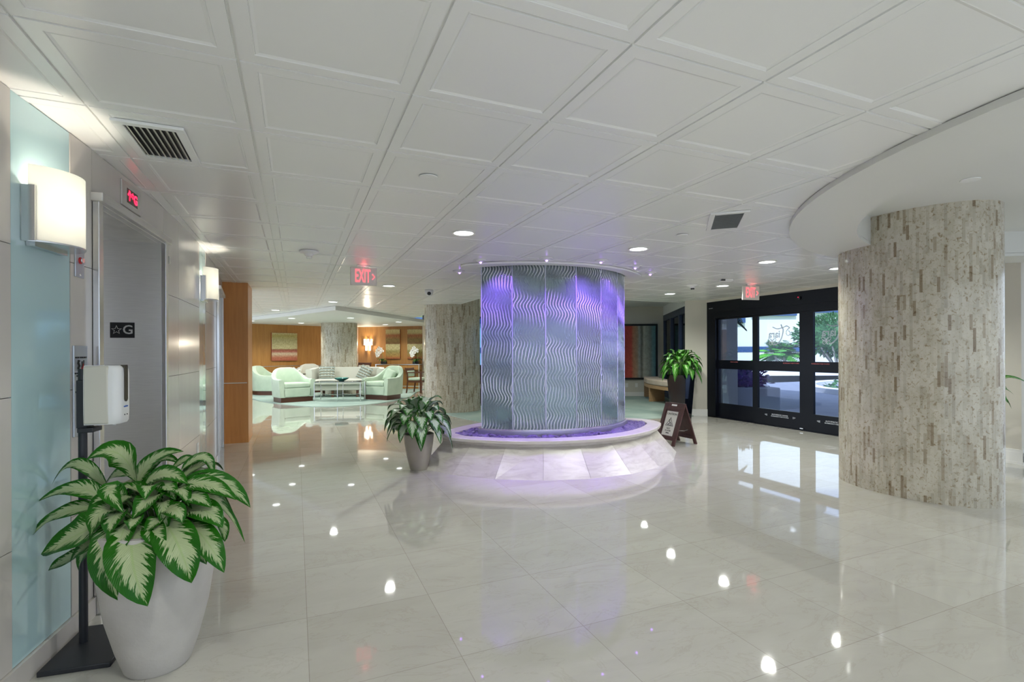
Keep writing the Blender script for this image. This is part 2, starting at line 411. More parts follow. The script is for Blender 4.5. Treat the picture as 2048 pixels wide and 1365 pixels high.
# paintings
def painting(name, axis, stops, dist, nscale, blot):
    m, N, L, b = newmat(name)
    tc = N.new('ShaderNodeTexCoord'); sp = N.new('ShaderNodeSeparateXYZ'); L.new(tc.outputs['UV'], sp.inputs[0])
    nz = noise_(N, L, texco(N, L, 'UV', scale=(1, .25, 1) if axis == 0 else (.7, 1, 1)), nscale, 6, .65, .4)
    k = math_(N, L, 'ADD', sp.outputs[axis], math_(N, L, 'MULTIPLY', math_(N, L, 'SUBTRACT', nz, .5), dist))
    c = ramp(N, L, k, stops)
    n2 = noise_(N, L, texco(N, L, 'UV'), nscale*2.2, 6, .7, .5)
    c = mixc(N, L, 1.0, c, ramp(N, L, n2, [(.3, blot), (.62, (1.1, 1.1, 1.1))]), 'MULTIPLY')
    L.new(c, b.inputs['Base Color']); setp(b, Roughness=.6); return m
painting('canvas_stripes', 0, [(0, (.30, .10, .05)), (.32, (.46, .05, .04)), (.44, (.52, .08, .05)), (.50, (.48, .22, .12)), (.58, (.40, .28, .18)), (.63, (.36, .36, .31)), (.68, (.14, .13, .10)), (.73, (.46, .45, .36)), (.82, (.34, .35, .28)), (.88, (.22, .25, .21)), (.94, (.16, .28, .27)), (1, (.10, .24, .28))], .07, 7, (.75, .72, .7))
painting('canvas_field', 1, [(0, (.38, .10, .05)), (.12, (.42, .14, .08)), (.25, (.58, .48, .34)), (.33, (.38, .11, .08)), (.40, (.25, .10, .05)), (.44, (.55, .50, .28)), (.75, (.46, .42, .22)), (.9, (.42, .36, .12)), (1, (.55, .48, .26))], .05, 9, (.62, .55, .45))
painting('canvas_bands', 1, [(0, (.40, .10, .03)), (.1, (.36, .22, .06)), (.26, (.30, .26, .09)), (.33, (.55, .50, .27)), (.49, (.58, .52, .27)), (.51, (.20, .10, .03)), (.65, (.24, .17, .05)), (.80, (.36, .13, .05)), (.88, (.50, .42, .20)), (1, (.56, .48, .24))], .06, 8, (.50, .42, .34))
G = MT

# ================================================================ SETTING
# floor
o = MB().box(-3.5, 9.2, -2.2, 20.5, -.1, 0).build('floor', G['floor_marble'], angle=0); struct(o, 'polished cream marble tile floor')
# carpets
def poly_obj(name, pts, z0, z1, m):
    return MB().prism(pts, z0, z1).build(name, m, angle=0)
lv = [(-1.26, 16.5), (-.9, 15.3), (-.46, 14.35), (0, 13.6), (.35, 13.15), (.8, 12.92), (1.2, 12.92), (1.6, 13.05), (2.0, 13.35), (2.5, 13.85), (3.1, 14.9), (3.6, 16.4), (4.2, 17.7), (2.1, 19.4), (.8, 19.3), (-1.4, 18.3), (-2.5, 17.6)]
o = poly_obj('floor_carpet_lounge', lv, 0.0, .012, G['carpet_teal']); struct(o, 'teal grey carpet of the lounge')
lv = [(7.62, 7.98), (6.2, 8.0), (4.6, 8.1), (3.6, 8.35), (3.25, 8.7), (3.02, 9.6), (2.9, 10.5), (3.3, 12.2), (4.68, 14.0), (9.8, 11.9), (9.0, 9.6), (7.7, 8.4)]
o = poly_obj('floor_carpet_hall', lv, 0.0, .012, G['carpet_teal']); struct(o, 'teal carpet behind the fountain')

# main ceiling : moulded 0.61 m tiles
def ceil_mesh():
    bm = bmesh.new()
    T = .61; x0, y0 = -.184, 2.003
    prof = [(.0, .008), (.0050, .008), (.0055, 0.0), (.056, 0.0), (.0575, .003), (.061, .0006), (.071, .0036)]
    for i in range(-5, 15):
        for j in range(-7, 27):
            ax, ay = x0+i*T, y0+j*T
            rings = []
            for (d, h) in prof:
                z = CEIL+h
                rings.append([bm.verts.new(p) for p in ((ax+d, ay+d, z), (ax+T-d, ay+d, z), (ax+T-d, ay+T-d, z), (ax+d, ay+T-d, z))])
            for a, b_ in zip(rings[:-1], rings[1:]):
                for k in range(4):
                    bm.faces.new((a[k], b_[k], b_[(k+1) % 4], a[(k+1) % 4]))
            bm.faces.new(tuple(reversed(rings[-1])))
    bmesh.ops.remove_doubles(bm, verts=bm.verts, dist=1e-5)
    def cutout(poly):
        # convex region: cut along each edge, then drop what is inside
        n = len(poly); pl = []
        for i in range(n):
            a = Vector((*poly[i], 0)); e = Vector((*poly[(i+1) % n], 0))-a
            nn = Vector((e.y, -e.x, 0)).normalized(); pl.append((a, nn))
            fs = [f for f in bm.faces if all((f.calc_center_median()-a2).dot(n2) < .9 for a2, n2 in pl) or True]
            bmesh.ops.bisect_plane(bm, geom=fs+list(bm.edges)+list(bm.verts), plane_co=a, plane_no=nn, dist=1e-6)
        dead = [f for f in bm.faces if all((f.calc_center_median()-a).dot(nn) < -1e-5 for a, nn in pl)]
        bmesh.ops.delete(bm, geom=dead, context='FACES')
    circ = [(5.70+2.88*math.cos(2*PI*k/20), .50+2.88*math.sin(2*PI*k/20)) for k in range(20)]
    cutout(circ)
    cutout([(3.25, 8.42), (14, 8.42), (14, 21), (3.25, 21)])
    cutout(lens_pts(1.06, .50, 8, (3.055, 5.68)))
    me = bpy.data.meshes.new('ceiling'); bm.normal_update(); bm.to_mesh(me); bm.free(); return me
def lens_pts(a, b, n, c=(0, 0), tip=0.0):
    R = (a*a+b*b)/(2*b); out = []
    ang = math.asin(min(1, a/R))
    for s in (-1, 1):
        for k in range(n):
            t = -ang+2*ang*k/n
            x = R*math.sin(t); y = R*math.cos(t)-(R-b)
            # round the points a little
            if tip:
                e = min(1, (a-abs(x))/tip); x2 = x-(1 if x > 0 else -1)*tip*.35*(1-e)**2; y2 = y
                if e < 1: y2 = y+tip*.22*(1-e)*e*2
                x, y = x2, y2
            out.append((c[0]-s*x*-1 if s < 0 else c[0]-x, c[1]+s*y) if False else ((c[0]+x, c[1]-y) if s < 0 else (c[0]-x, c[1]+y)))
    return out
me = ceil_mesh(); me.materials.append(G['ceiling_white'])
o = bpy.data.objects.new('ceiling', me); C.objects.link(o); struct(o, 'white moulded ceiling tiles')
# closing slab above so no sky leaks through the holes
mb = MB(); mb.box(-4, 9.2, -2.2, 20.5, 2.75, 2.85)
o = mb.build('ceiling_slab', G['plaster_white'], angle=0); struct(o)
# ring soffit round the near column and its recess
def circle(R, n, c, a0=0, a1=2*PI, end=False):
    return [(c[0]+R*math.cos(a0+(a1-a0)*k/n), c[1]+R*math.sin(a0+(a1-a0)*k/n)) for k in range(n+(1 if end else 0))]
cc = (5.70, .50)
mb = MB(); mb.ring(circle(3.12, 96, cc), circle(2.64, 96, cc), 2.31, CEIL-.001)
mb.ring(circle(2.68, 96, cc), circle(2.64, 96, cc), 2.34, 2.58)
o = mb.build('ceiling_ring', G['soffit_paint']); struct(o, 'curved soffit round the marble column')
o = MB().prism(circle(2.66, 96, cc), 2.57, 2.6).build('ceiling_recess', G['soffit_paint']); struct(o)
# raised ceiling behind the fountain
mb = MB(); mb.box(3.2, 12, 8.42, 15, 2.62, 2.66); o = mb.build('ceiling_raised', G['plaster_white'], angle=0); struct(o)
mb = MB(); mb.box(3.25, 12, 8.40, 8.43, CEIL-.001, 2.63); mb.box(3.22, 3.26, 8.42, 15, CEIL-.001, 2.63)
o = mb.build('ceiling_fascia', G['plaster_white'], angle=0); struct(o)
# lower lounge ceiling with its V fascia
lv = [(.8, 11.73), (-.22, 14.2), (-1.23, 16.3), (-2.6, 18.8), (-1.4, 20.3), (4.2, 20.3), (4.6, 17.5), (3.62, 15.6), (2.61, 14.24), (1.9, 13.2)]
lv = [(.8, 11.73), (2.61, 14.24), (3.62, 15.6), (4.6, 17.5), (4.2, 20.3), (-1.4, 20.3), (-2.9, 19.3), (-1.23, 16.3), (-.22, 14.2)]
o = MB().prism(lv, 2.25, CEIL-.002).build('ceiling_lounge', G['plaster_white'], angle=0); struct(o, 'lower white lounge ceiling')

# columns
def column(name, cx, cy, ax, ay, z1, rot=0, lab=''):
    mb = MB(); n = 72; pts = []; per = 0; last = None; us = []
    for k in range(n+1):
        a = 2*PI*k/n; p = Vector((ax*math.cos(a), ay*math.sin(a), 0))
        if last is not None: per += (p-last).length
        last = p; us.append(per); pts.append(p)
    vs = [(p.x, p.y, 0) for p in pts]+[(p.x, p.y, z1) for p in pts]
    fs = [(k, k+1, n+1+k+1, n+1+k) for k in range(n)]
    uv = [[(us[k], 0), (us[k+1], 0), (us[k+1], z1), (us[k], z1)] for k in range(n)]
    mb.add(vs, fs, uvs=uv)
    o = mb.build(name, G['column_mosaic'], angle=60); o.location = (cx, cy, 0); o.rotation_euler.z = rot
    struct(o, lab); return o
column('column_near', 5.42, 2.93, .46, .655, 2.575, 0, 'large oval column clad in cream mosaic strips')
column('column_middle', 3.23, 10.96, .63, .52, 2.66, 0, 'oval mosaic column left of the fountain')
column('column_lounge', 1.27, 16.98, .55, .50, 2.26, 0, 'mosaic column behind the sofa')
# cover ring where the ring soffit's tiles end at the lounge column is not needed

# left wall (slightly convex) -------------------------------------------
def wx(y):
    if y < 5.3: return -.83-(y-5.3)**2/40.8
    if y < 7.0: return -.83-.047*((y-5.3)/1.7)**1.5
    return -.877-.10*(y-7.0)/1.3
NODES = [-2.2, -.6, .75, 1.35, 1.95, 2.56, 2.965, 3.165, 4.235, 4.64, 5.50, 5.92, 6.95, 8.12, 8.35]
def wframe(y):
    for a, b_ in zip(NODES[:-1], NODES[1:]):
        if a <= y <= b_:
            p, q = Vector((wx(a), a, 0)), Vector((wx(b_), b_, 0)); d = (q-p).normalized()
            t = (y-a)/(b_-a); return p.lerp(q, t), math.atan2(d.y, d.x), p, q
def seg_M(a, b_):
    p, q = Vector((wx(a), a, 0)), Vector((wx(b_), b_, 0)); d = q-p
    M = Matrix.Translation(p) @ Matrix.Rotation(math.atan2(d.y, d.x), 4, 'Z'); return M, d.length
ZJ = [.095, .555, 1.15, 1.745, CEIL]
mb = MB(); mj = MB()
for a, b_ in zip(NODES[:-1], NODES[1:]):
    M, ln = seg_M(a, b_)
    elev = (a, b_) in ((3.165, 4.235), (6.95, 8.12)); glass = (a, b_) in ((2.56, 2.965), (5.50, 5.92))
    g = .0015
    if elev:
        mb.box(g, ln-g, 0, .10, 2.135, CEIL, M); mj.box(0, ln, .012, .10, 2.14, CEIL+.05, M)
        continue
    mj.box(0, ln, .012, .5 if True else .1, 0, CEIL+.05, M)
    mb.box(0, ln, -.012, .10, 0, .0935, M)
    if glass: continue
    for z0, z1 in zip(ZJ[:-1], ZJ[1:]):
        mb.box(g, ln-g, 0, .10, z0+g, z1-g if z1 < CEIL else z1, M)
o = mb.build('wall_left', G['porcelain'], angle=0); struct(o, 'wall of large glossy porcelain panels')
o = mj.build('wall_left_backing', G['joint'], angle=0); struct(o)
for a, b_, nm in ((2.56, 2.965, 'aqua back-painted glass strip behind the near wall lamp'), (5.50, 5.92, 'narrow aqua glass strip behind the far wall lamp')):
    M, ln = seg_M(a, b_)
    o = MB().box(.003, ln-.003, .002, .011, .097, CEIL-.001, M).build('wall_left_glass', G['aqua_glass'], angle=0); struct(o, nm)

# orange wood pier
t = thing('wood_pier', 'orange wood end panel with a white line beside the elevators', 'pier', (-.815, 8.62, 0))
MB().box(-.165, .165, -.25, .5, .10, CEIL+.03).build('panel', G['wood_orange'], t, angle=0)
MB().box(-.168, .168, -.254, .5, 0, .10).build('plinth', G['wood_orange'], t, angle=0)
MB().box(-.166, .150, -.2535, -.25, .872, .884).build('inlay_strip', G['trim_white'], t, angle=0)
# hidden return behind the pier
o = MB().box(-1.3, -.985, 8.36, 8.6, 0, CEIL).build('wall_left_return', G['porcelain'], angle=0); struct(o)

# lounge wood wall
WP = [Vector(p) for p in ((-2.55, 17.3), (-1.395, 18.11), (.83, 19.11), (2.08, 19.23), (4.13, 17.81))]
mb = MB(); jn = MB(); rail = MB()
for i in range(len(WP)-1):
    p, q = WP[i], WP[i+1]; d = q-p; ln = d.length
    M = Matrix.Translation((p.x, p.y, 0)) @ Matrix.Rotation(math.atan2(d.y, d.x), 4, 'Z')
    k = max(1, round(ln/1.2)); st = ln/k
    jn.box(0, ln, .01, .12, 0, 2.3, M)
    for a in range(k):
        if i < 2:
            mb.box(a*st+.003, (a+1)*st-.003, 0, .02, .88, 2.3, M); mb.box(a*st+.003, (a+1)*st-.003, 0, .02, .09, .862, M)
        else: mb.box(a*st+.003, (a+1)*st-.003, 0, .02, .09, 2.3, M)
    mb.box(0, ln, -.012, .02, 0, .085, M)
    if i < 2: rail.box(0, ln, -.006, .01, .864, .878, M)
o = mb.build('wall_back', G['wood_panel'], angle=0); struct(o, 'honey wood panelled lounge wall')
o = jn.build('wall_back_backing', G['wood_dark'], angle=0); struct(o)
o = rail.build('trim_1', G['plate_steel'], angle=0); struct(o)
# divider hidden behind the middle column, back wall with the stripe painting
def wallseg(name, p, q, z0, z1, th, m, lab=None, base=True):
    p, q = Vector(p), Vector(q); d = q-p; M = Matrix.Translation((p.x, p.y, 0)) @ Matrix.Rotation(math.atan2(d.y, d.x), 4, 'Z')
    o = MB().box(0, d.length, 0, th, z0, z1, M).build(name, m, angle=0); struct(o, lab)
    if base:
        b = MB(); b.box(0, d.length, -.012, 0, 0, .11, M); b.box(0, d.length, -.02, 0, 0, .02, M); b.box(0, d.length, -.008, 0, .11, .13, M)
        b = b.build('baseboard_'+name.split('_', 1)[1], G['trim_white'], angle=0); struct(b)
    return M, d.length
wallseg('wall_divider', (4.13, 17.75), (4.62, 14.03), 0, 2.66, .1, G['wall_cream'])
bw0 = c2w(.55, 14.75); bw1 = c2w(4.42, 14.75)
MBW, LBW = wallseg('wall_hall', bw0.xy, bw1.xy, 0, 2.66, .12, G['wall_cream'], 'cream wall with the striped painting')
# dropped box along that wall
o = MB().box(-.2, LBW*.62, -.75, 0, 2.40, 2.62, MBW).build('trim_2', G['plaster_white'], angle=0); struct(o)
# glazed bay left of it, seen between column and fountain
def glazed(name, p, q, z0, z1, n, label, frame_m, glass_m, fw_=.06, mids=()):
    p, q = Vector(p), Vector(q); d = q-p; ln = d.length
    t = bpy.data.objects.new(name, None); C.objects.link(t); t.location = (p.x, p.y, 0); t.rotation_euler.z = math.atan2(d.y, d.x)
    struct(t, label)
    f = MB(); f.box(0, ln, 0, .1, z0, z0+fw_); f.box(0, ln, 0, .1, z1-fw_, z1)
    for k in range(n+1): f.box(max(0, k*ln/n-fw_/2), min(ln, k*ln/n+fw_/2), 0, .1, z0, z1)
    for mz in mids: f.box(0, ln, .01, .09, mz-.025, mz+.025)
    f.build('window_frame', frame_m, t, angle=0)
    MB().box(.02, ln-.02, .045, .052, z0+.02, z1-.02).build('pane', glass_m, t, angle=0)
    return t
mat('frame_navy', (.015, .03, .07), .35)
b0 = c2w(-1.15, 14.75)
glazed('window_1', b0.xy, bw0.xy, 0, 2.35, 3, 'dark framed windows behind the fountain', G['frame_navy'], G['window_glass'])
o = MB().box(0, (bw0-b0).length, 0, .12, 2.35, 2.66, Matrix.Translation((b0.x, b0.y, 0)) @ Matrix.Rotation(math.atan2((bw0-b0).y, (bw0-b0).x), 4, 'Z')).build('wall_hall_lintel', G['wall_cream'], angle=0); struct(o)
# window beside the pier
w0 = c2w(4.42, 14.75); w1 = c2w(3.93, 11.2)
glazed('window_2', w0.xy, w1.xy, 0.0, 2.36, 3, 'tall dark framed windows right of the painting', G['frame_navy'], G['window_glass'], .16)
d = w1-w0
o = MB().box(0, d.length, 0, .12, 2.36, 2.64, Matrix.Translation((w0.x, w0.y, 0)) @ Matrix.Rotation(math.atan2(d.y, d.x), 4, 'Z')).build('wall_window_lintel', G['plaster_white'], angle=0); struct(o)
# pier between window and doors
p0, p1 = Vector((7.30, 8.09)), Vector((7.655, 7.85))
mb = MB(); mb.prism([(7.30, 8.09), (7.655, 7.85), (7.95, 7.85), (8.6, 9.3), (8.55, 9.4)][:3]+[(8.2, 8.6), (8.05, 8.8)], 0, 2.66)
o = mb.build('wall_pier', G['wall_cream'], angle=0); struct(o, 'cream wall pier left of the glass doors')
d = p1-p0; M = Matrix.Translation((p0.x, p0.y, 0)) @ Matrix.Rotation(math.atan2(d.y, d.x), 4, 'Z')
b = MB(); b.box(0, d.length, -.014, 0, 0, .14, M); b.box(0, d.length, -.022, 0, 0, .02, M); b = b.build('baseboard_pier', G['trim_white'], angle=0); struct(b)
# strip above doors and wall right of them
o = MB().box(7.64, 7.9, 3.70, 7.86, 2.30, 2.66).build('wall_right_lintel', G['wall_cream'], angle=0); struct(o)
o = MB().box(7.65, 7.9, 3.03, 3.72, 0, 2.66).build('wall_right', G['wall_cream'], angle=0); struct(o, 'cream wall right of the near column')
o = MB().box(7.9, 10.5, 3.03, 3.25, 0, 2.66).build('wall_right_return', G['wall_cream'], angle=0); struct(o)
b = MB()
for zz, tt in ((.17, .014), (.03, .024), (.14, .018)): b.box(7.65-tt, 7.65, 3.03-tt, 3.72, 0, zz)
b.box(7.63, 10.5, 3.012, 3.03, 0, .17)
b = b.build('baseboard_right', G['trim_white'], angle=0); struct(b)

# ================================================================ DOORS
DX = 7.65
t = bpy.data.objects.new('door_1', None); C.objects.link(t); t.location = (DX, 0, 0); struct(t, 'black framed automatic glass entrance doors')
f = MB(); f.box(0, .14, 7.63, 7.85, 0, 2.30); f.box(0, .14, 3.72, 3.86, 0, 2.30); f.box(-.01, .16, 3.86, 7.63, 2.085, 2.30); f.box(.0, .14, 3.86, 7.63, 1.97, 2.085)
f.box(.0, .14, 3.72, 7.85, 0, .012)
f.build('door_frame', G['door_frame_black'], t, angle=0)
def leaf(y0, y1, off, nm, thick=.05, stile=.055, left=None, right=None):
    # y0<y1 ; glazing between stiles
    a = y0+(right if right is not None else stile); b_ = y1-(left if left is not None else stile)
    d = MB()
    d.box(off, off+thick, y0, a, .012, 1.97); d.box(off, off+thick, b_, y1, .012, 1.97)
    d.box(off, off+thick, a, b_, .012, .290); d.box(off, off+thick, a, b_, .968, 1.138); d.box(off, off+thick, a, b_, 1.94, 1.975)
    dd = d.build(nm, G['door_frame_black'], t, angle=0)
    g = MB()
    g.box(off+.022, off+.028, a-.005, b_+.005, .285, .975); g.box(off+.022, off+.028, a-.005, b_+.005, 1.13, 1.945)
    g.build('pane', G['door_glass'], dd, angle=0)
    return a, b_, dd
l1 = leaf(6.72, 7.66, .06, 'sidelight', right=.075)
l2 = leaf(5.70, 6.72, .02, 'sliding_door', left=.068, right=.122)
l3 = leaf(4.70, 5.70, .02, 'sliding_door', left=.118, right=.06)
l4 = leaf(3.86, 4.70, .06, 'sidelight')
# logo in etched strokes; x = reading direction as seen from outside
def catmull(pts, n=8):
    P = [Vector(p) for p in pts]; P = [P[0]*2-P[1]]+P+[P[-1]*2-P[-2]]; out = []
    for i in range(1, len(P)-2):
        for k in range(n):
            t_ = k/n; a, b_, c_, d_ = P[i-1], P[i], P[i+1], P[i+2]
            out.append(.5*((2*b_)+(-a+c_)*t_+(2*a-5*b_+4*c_-d_)*t_**2+(-a+3*b_-3*c_+d_)*t_**3))
    out.append(P[-2]); return out
def logo():
    S = []
    S.append(([(.06, .75), (-.02, .62), (.04, .50), (.14, .54), (.16, .68), (.10, .80), (.0, .88)], .9))      # opening curl
    S.append(([(.0, .88), (.14, .98), (.34, .90), (.58, .86), (.80, .96)], 1.3))                          # cross bar of T
    S.append(([(.40, 1.08), (.36, .95), (.30, .80), (.33, .55), (.42, .28), (.56, .10), (.70, .02)], 1.5))       # T stem sweeping under
    # butterfly
    for sg in (-1, 1):
        S.append(([(.82, .20), (.82+sg*.05, .32), (.82+sg*.17, .36), (.82+sg*.16, .24), (.82+sg*.04, .19)], .9))
        S.append(([(.82, .19), (.82+sg*.13, .17), (.82+sg*.13, .06), (.82+sg*.05, .03), (.82, .14)], .9))
        S.append(([(.82+sg*.02, .24), (.82+sg*.10, .30)], .6)); S.append(([(.82+sg*.02, .17), (.82+sg*.09, .11)], .6))
    S.append(([(.82, .28), (.82, .06)], 1.4))
    return S
def logo_mesh(yc, zc, wd, x, par):
    mb = MB()
    for pts, wgt in logo():
        pp = catmull([(x, yc+(p[0]-.55)*wd, zc+(p[1]-.5)*wd*.80) for p in pts], 6)
        mb.tube(pp, .0075*wgt, 6)
    mb.v = [(x+(v_[0]-x)*.35, v_[1], v_[2]) for v_ in mb.v]
    o = mb.build('etched_logo', G['etched_glass'], par)
    MM = Matrix(((0, 0, 1, x), (1, 0, 0, yc+.17*wd), (0, 1, 0, zc+.055*wd), (0, 0, 0, 1)))
    text('logo_letters', 'iara', wd*.42, G['etched_glass'], par, MM, sx=.9, bold=.0035)
    return o
logo_mesh(6.245, 1.58, .42, .038, l2[2]); logo_mesh(5.26, 1.58, .42, .038, l3[2])
# text facing into the hall : local x -> -y , local y -> z, facing -x
def MF(x, y, z): return Matrix(((0, 0, -1, x), (-1, 0, 0, y), (0, 1, 0, z), (0, 0, 0, 1)))
text('warning_text', 'IN EMERGENCY PUSH TO OPEN', .028, G['red_text'], l2[2], MF(.0185, 5.98, 1.105), sx=.75)
text('warning_text', 'IN EMERGENCY PUSH TO OPEN', .028, G['red_text'], l3[2], MF(.0185, 5.46, 1.105), sx=.75)
text('warning_text', 'PUSH TO OPEN', .028, G['red_text'], l1[2], MF(.0585, 7.22, 1.105), sx=.9)
for (yy, dd) in ((6.20, l2[2]), (5.22, l3[2])):
    text('door_sticker', 'AUTOMATIC DOOR', .032, G['etch_white'], dd, MF(.0185, yy, .205), sx=1.1)
    text('door_sticker', 'IN EMERGENCY PUSH TO OPEN', .024, G['etch_white'], dd, MF(.0185, yy, .175), sx=1.0)
    text('door_sticker', '<((( ', .036, G['etch_white'], dd, MF(.0185, yy+.27, .19)); text('door_sticker', ' )))>', .036, G['etch_white'], dd, MF(.0185, yy-.27, .19))
text('door_sticker', 'EXIT ONLY', .02, G['etch_white'], t, MF(-.002, 7.74, 2.17))
mb = MB(); mb.box(-.012, 0, 5.74, 5.80, .03, .045); mb.build('floor_bolt', G['steel_bright'], t)
mb = MB(); mb.lathe([(.0001, 0), (.03, 0), (.035, .02), (.02, .035), (.0001, .04)], 16, Matrix.Translation((-.012, 5.80, 2.19)) @ Matrix.Rotation(-PI/2, 4, 'Y'))
mb.build('sensor_eye', G['black_plastic'], t)
MB().ball((-.05, 5.79, 2.20), .006, 8).build('sensor_light', G['digit_red'], t)

# ================================================================ ELEVATORS
def elevator(a, b_, label):
    M, ln = seg_M(a, b_)
    t = thing('elevator_entrance', label, 'elevator', M.translation, M.to_euler().z)
    D = .42
    for q in (0, ln-.05): MB().box(q, q+.05, -.03, .0, 0, 2.09).build('front_frame', G['steel_bright'], t, angle=0, bevel=.003)
    f = MB(); f.box(-.012, ln+.012, -.05, .02, 2.088, 2.132); f.box(0, ln, -.02, .10, 2.085, 2.10); f.build('header_trim', G['brushed_steel'], t, angle=0, bevel=.004)
    for q in (.02, ln-.05): MB().box(q, q+.03, .0, D, 0, 2.09).build('jamb', G['brushed_steel'], t, angle=0)
    f = MB(); f.box(.02, ln-.02, .02, D, 2.083, 2.11); f.build('soffit', G['brushed_steel'], t, angle=0)
    mid = ln/2
    MB().box(.05, mid-.001, D-.02, D+.02, .01, 2.085).build('door', G['brushed_steel'], t, angle=0)
    MB().box(mid+.001, ln-.05, D-.02, D+.02, .01, 2.085).build('door', G['brushed_steel'], t, angle=0)
    MB().box(.05, ln-.05, .0, D, 0, .012).build('sill', G['steel_bright'], t, angle=0)
    return t, ln
e1, ln1 = elevator(3.165, 4.235, 'stainless steel elevator opening behind the sanitizer stand')
e2, ln2 = elevator(6.95, 8.12, 'narrow sliver of far steel elevator frame beside the wood panel')
# floor plate on far jamb of elevator 1, facing the camera (local -x)
pl = MB().box(ln1-.053, ln1-.05, .155, .295, 1.425, 1.53).build('floor_plate', G['black_plastic'], e1, angle=0)
def FJ(x, y, z): return Matrix(((0, 0, -1, x), (-1, 0, 0, y), (0, 1, 0, z), (0, 0, 0, 1)))
text('plate_letter', 'G', .085, G['trim_white'], pl, FJ(ln1-.0535, .193, 1.478), bold=.001)
st = []
for k in range(10):
    r = .030 if k % 2 == 0 else .012; a = PI/2+k*PI/5; st.append((ln1-.0545, .258-r*math.cos(a), 1.478+r*math.sin(a)))
MB().tube(st, .0022, 5, closed=True).build('plate_star', G['trim_white'], pl)

def wallthing(name, label, cat, y, z, group=None):
    p, a, _, _ = wframe(y); return thing(name, label, cat, (p.x, p.y, z), a, group)
WT = Matrix.Rotation(PI/2, 4, 'X')     # text on a wall thing: x right(-> along wall), y up, facing local -y
# the wall is read from the room, along +x local = image right
t = wallthing('floor_indicator', 'steel plate with red digits above the elevator', 'display', 3.655, 2.243)
MB().box(-.145, .145, -.008, 0, -.073, .073).build('plate', G['brushed_steel'], t, angle=0, bevel=.002)
MB().box(-.075, .085, -.0085, -.008, -.042, .042).build('screen', mat('screen_dark', (.05, .004, .006), .2), t, angle=0)
text('digits', '\u2191*G', .075, G['digit_red'], t, Matrix.Translation((.005, -.0095, -.002)) @ WT, bold=.002)
t = wallthing('keyhole_plate', 'small steel key switch plate just right of the near wall lamp', 'plate', 3.038, 1.765)
MB().box(-.04, .04, -.006, 0, -.082, .082).build('plate', G['plate_steel'], t, angle=0, bevel=.002)
MB().lathe([(.0001, 0), (.016, 0), (.016, .004), (.011, .005), (.0001, .005)], 20, Matrix.Translation((0, -.006, 0)) @ Matrix.Rotation(PI/2, 4, 'X')).build('lock_ring', G['red_paint'], t)
MB().lathe([(.0001, 0), (.011, 0), (.011, .006), (.0001, .006)], 16, Matrix.Translation((0, -.014, 0)) @ Matrix.Rotation(PI/2, 4, 'X')).build('lock_core', G['chrome'], t)
for z in (-.068, .068): MB().ball((0, -.006, z), .005, 8).build('screw', G['steel_bright'], t)
t = wallthing('call_panel', 'tall steel elevator call panel with fire pictogram and buttons', 'panel', 3.038, 1.142)
MB().box(-.062, .062, -.008, 0, -.215, .215).build('plate', G['plate_steel'], t, angle=0, bevel=.002)
def disc(mb, x, z, r, d0, d1): mb.lathe([(.0001, 0), (r, 0), (r, d1), (.0001, d1)], 20, Matrix.Translation((x, -d0, z)) @ Matrix.Rotation(PI/2, 4, 'X'))
mb = MB(); disc(mb, 0, -.055, .016, .008, .003); mb.build('fire_key_ring', G['red_paint'], t)
mb = MB(); disc(mb, 0, -.055, .008, .011, .004); mb.build('fire_key', G['steel_bright'], t)
mb = MB(); disc(mb, 0, -.145, .019, .008, .005); mb.build('call_button', G['steel_bright'], t)
mb = MB(); disc(mb, 0, -.145, .011, .013, .002); mb.build('call_button_light', G['white_plastic'], t)
mb = MB(); disc(mb, 0, .048, .014, .008, .002); mb.build('key_switch', G['brushed_steel'], t)
mb = MB(); mb.tube([(-.030, -.010, .135), (-.020, -.010, .120), (-.030, -.010, .108), (-.020, -.010, .097)], .005, 6); mb.ball((-.025, -.010, .142), .006, 8)
mb.box(.004, .012, -.010, -.008, .10, .14); mb.box(.020, .026, -.010, -.008, .105, .145); mb.build('pictogram', G['ink'], t)
mb = MB(); mb.prism([(.0, .095), (.032, .095), (.028, .118), (.022, .108), (.018, .130), (.012, .110), (.006, .12)], 0, .002, Matrix.Translation((0, -.008, 0)) @ WT); mb.build('flame', G['red_paint'], t)
text('panel_text', 'IN FIRE EMERGENCY', .0115, G['ink'], t, Matrix.Translation((0, -.0085, .158)) @ WT)
text('panel_text', 'DO NOT USE ELEVATOR', .0105, G['ink'], t, Matrix.Translation((0, -.0085, .083)) @ WT)
text('panel_text', 'USE EXIT STAIRS', .0115, G['ink'], t, Matrix.Translation((0, -.0085, .071)) @ WT)
for i, s in enumerate(('FIRE SERVICE', 'OPERATION', 'TO RECALL ELEVATOR', 'TURN SWITCH TO', 'ON POSITION')):
    text('panel_text', s, .0105, G['ink'], t, Matrix.Translation((0, -.0085, .020-.0125*i)) @ WT)
text('panel_text', 'RECALL', .012, G['red_paint'], t, Matrix.Translation((0, -.0085, -.085)) @ WT)
t = wallthing('hall_lantern', 'steel arrival lantern plate right of the near elevator', 'light', 4.285, 1.975)
MB().box(-.035, .035, -.006, 0, -.105, .105).build('plate', G['plate_steel'], t, angle=0)
MB().box(-.02, .02, -.03, -.006, -.02, .035).build('lens', G['cream_plastic'], t, angle=0, bevel=.006)
t = wallthing('wall_switch', 'white blank outlet plate low on the left wall', 'outlet', 5.38, .44)
MB().box(-.036, .036, -.006, 0, -.058, .058).build('plate', G['outlet_white'], t, bevel=.003)
MB().box(-.016, .016, -.008, -.006, -.033, .033).build('socket', G['trim_white'], t)

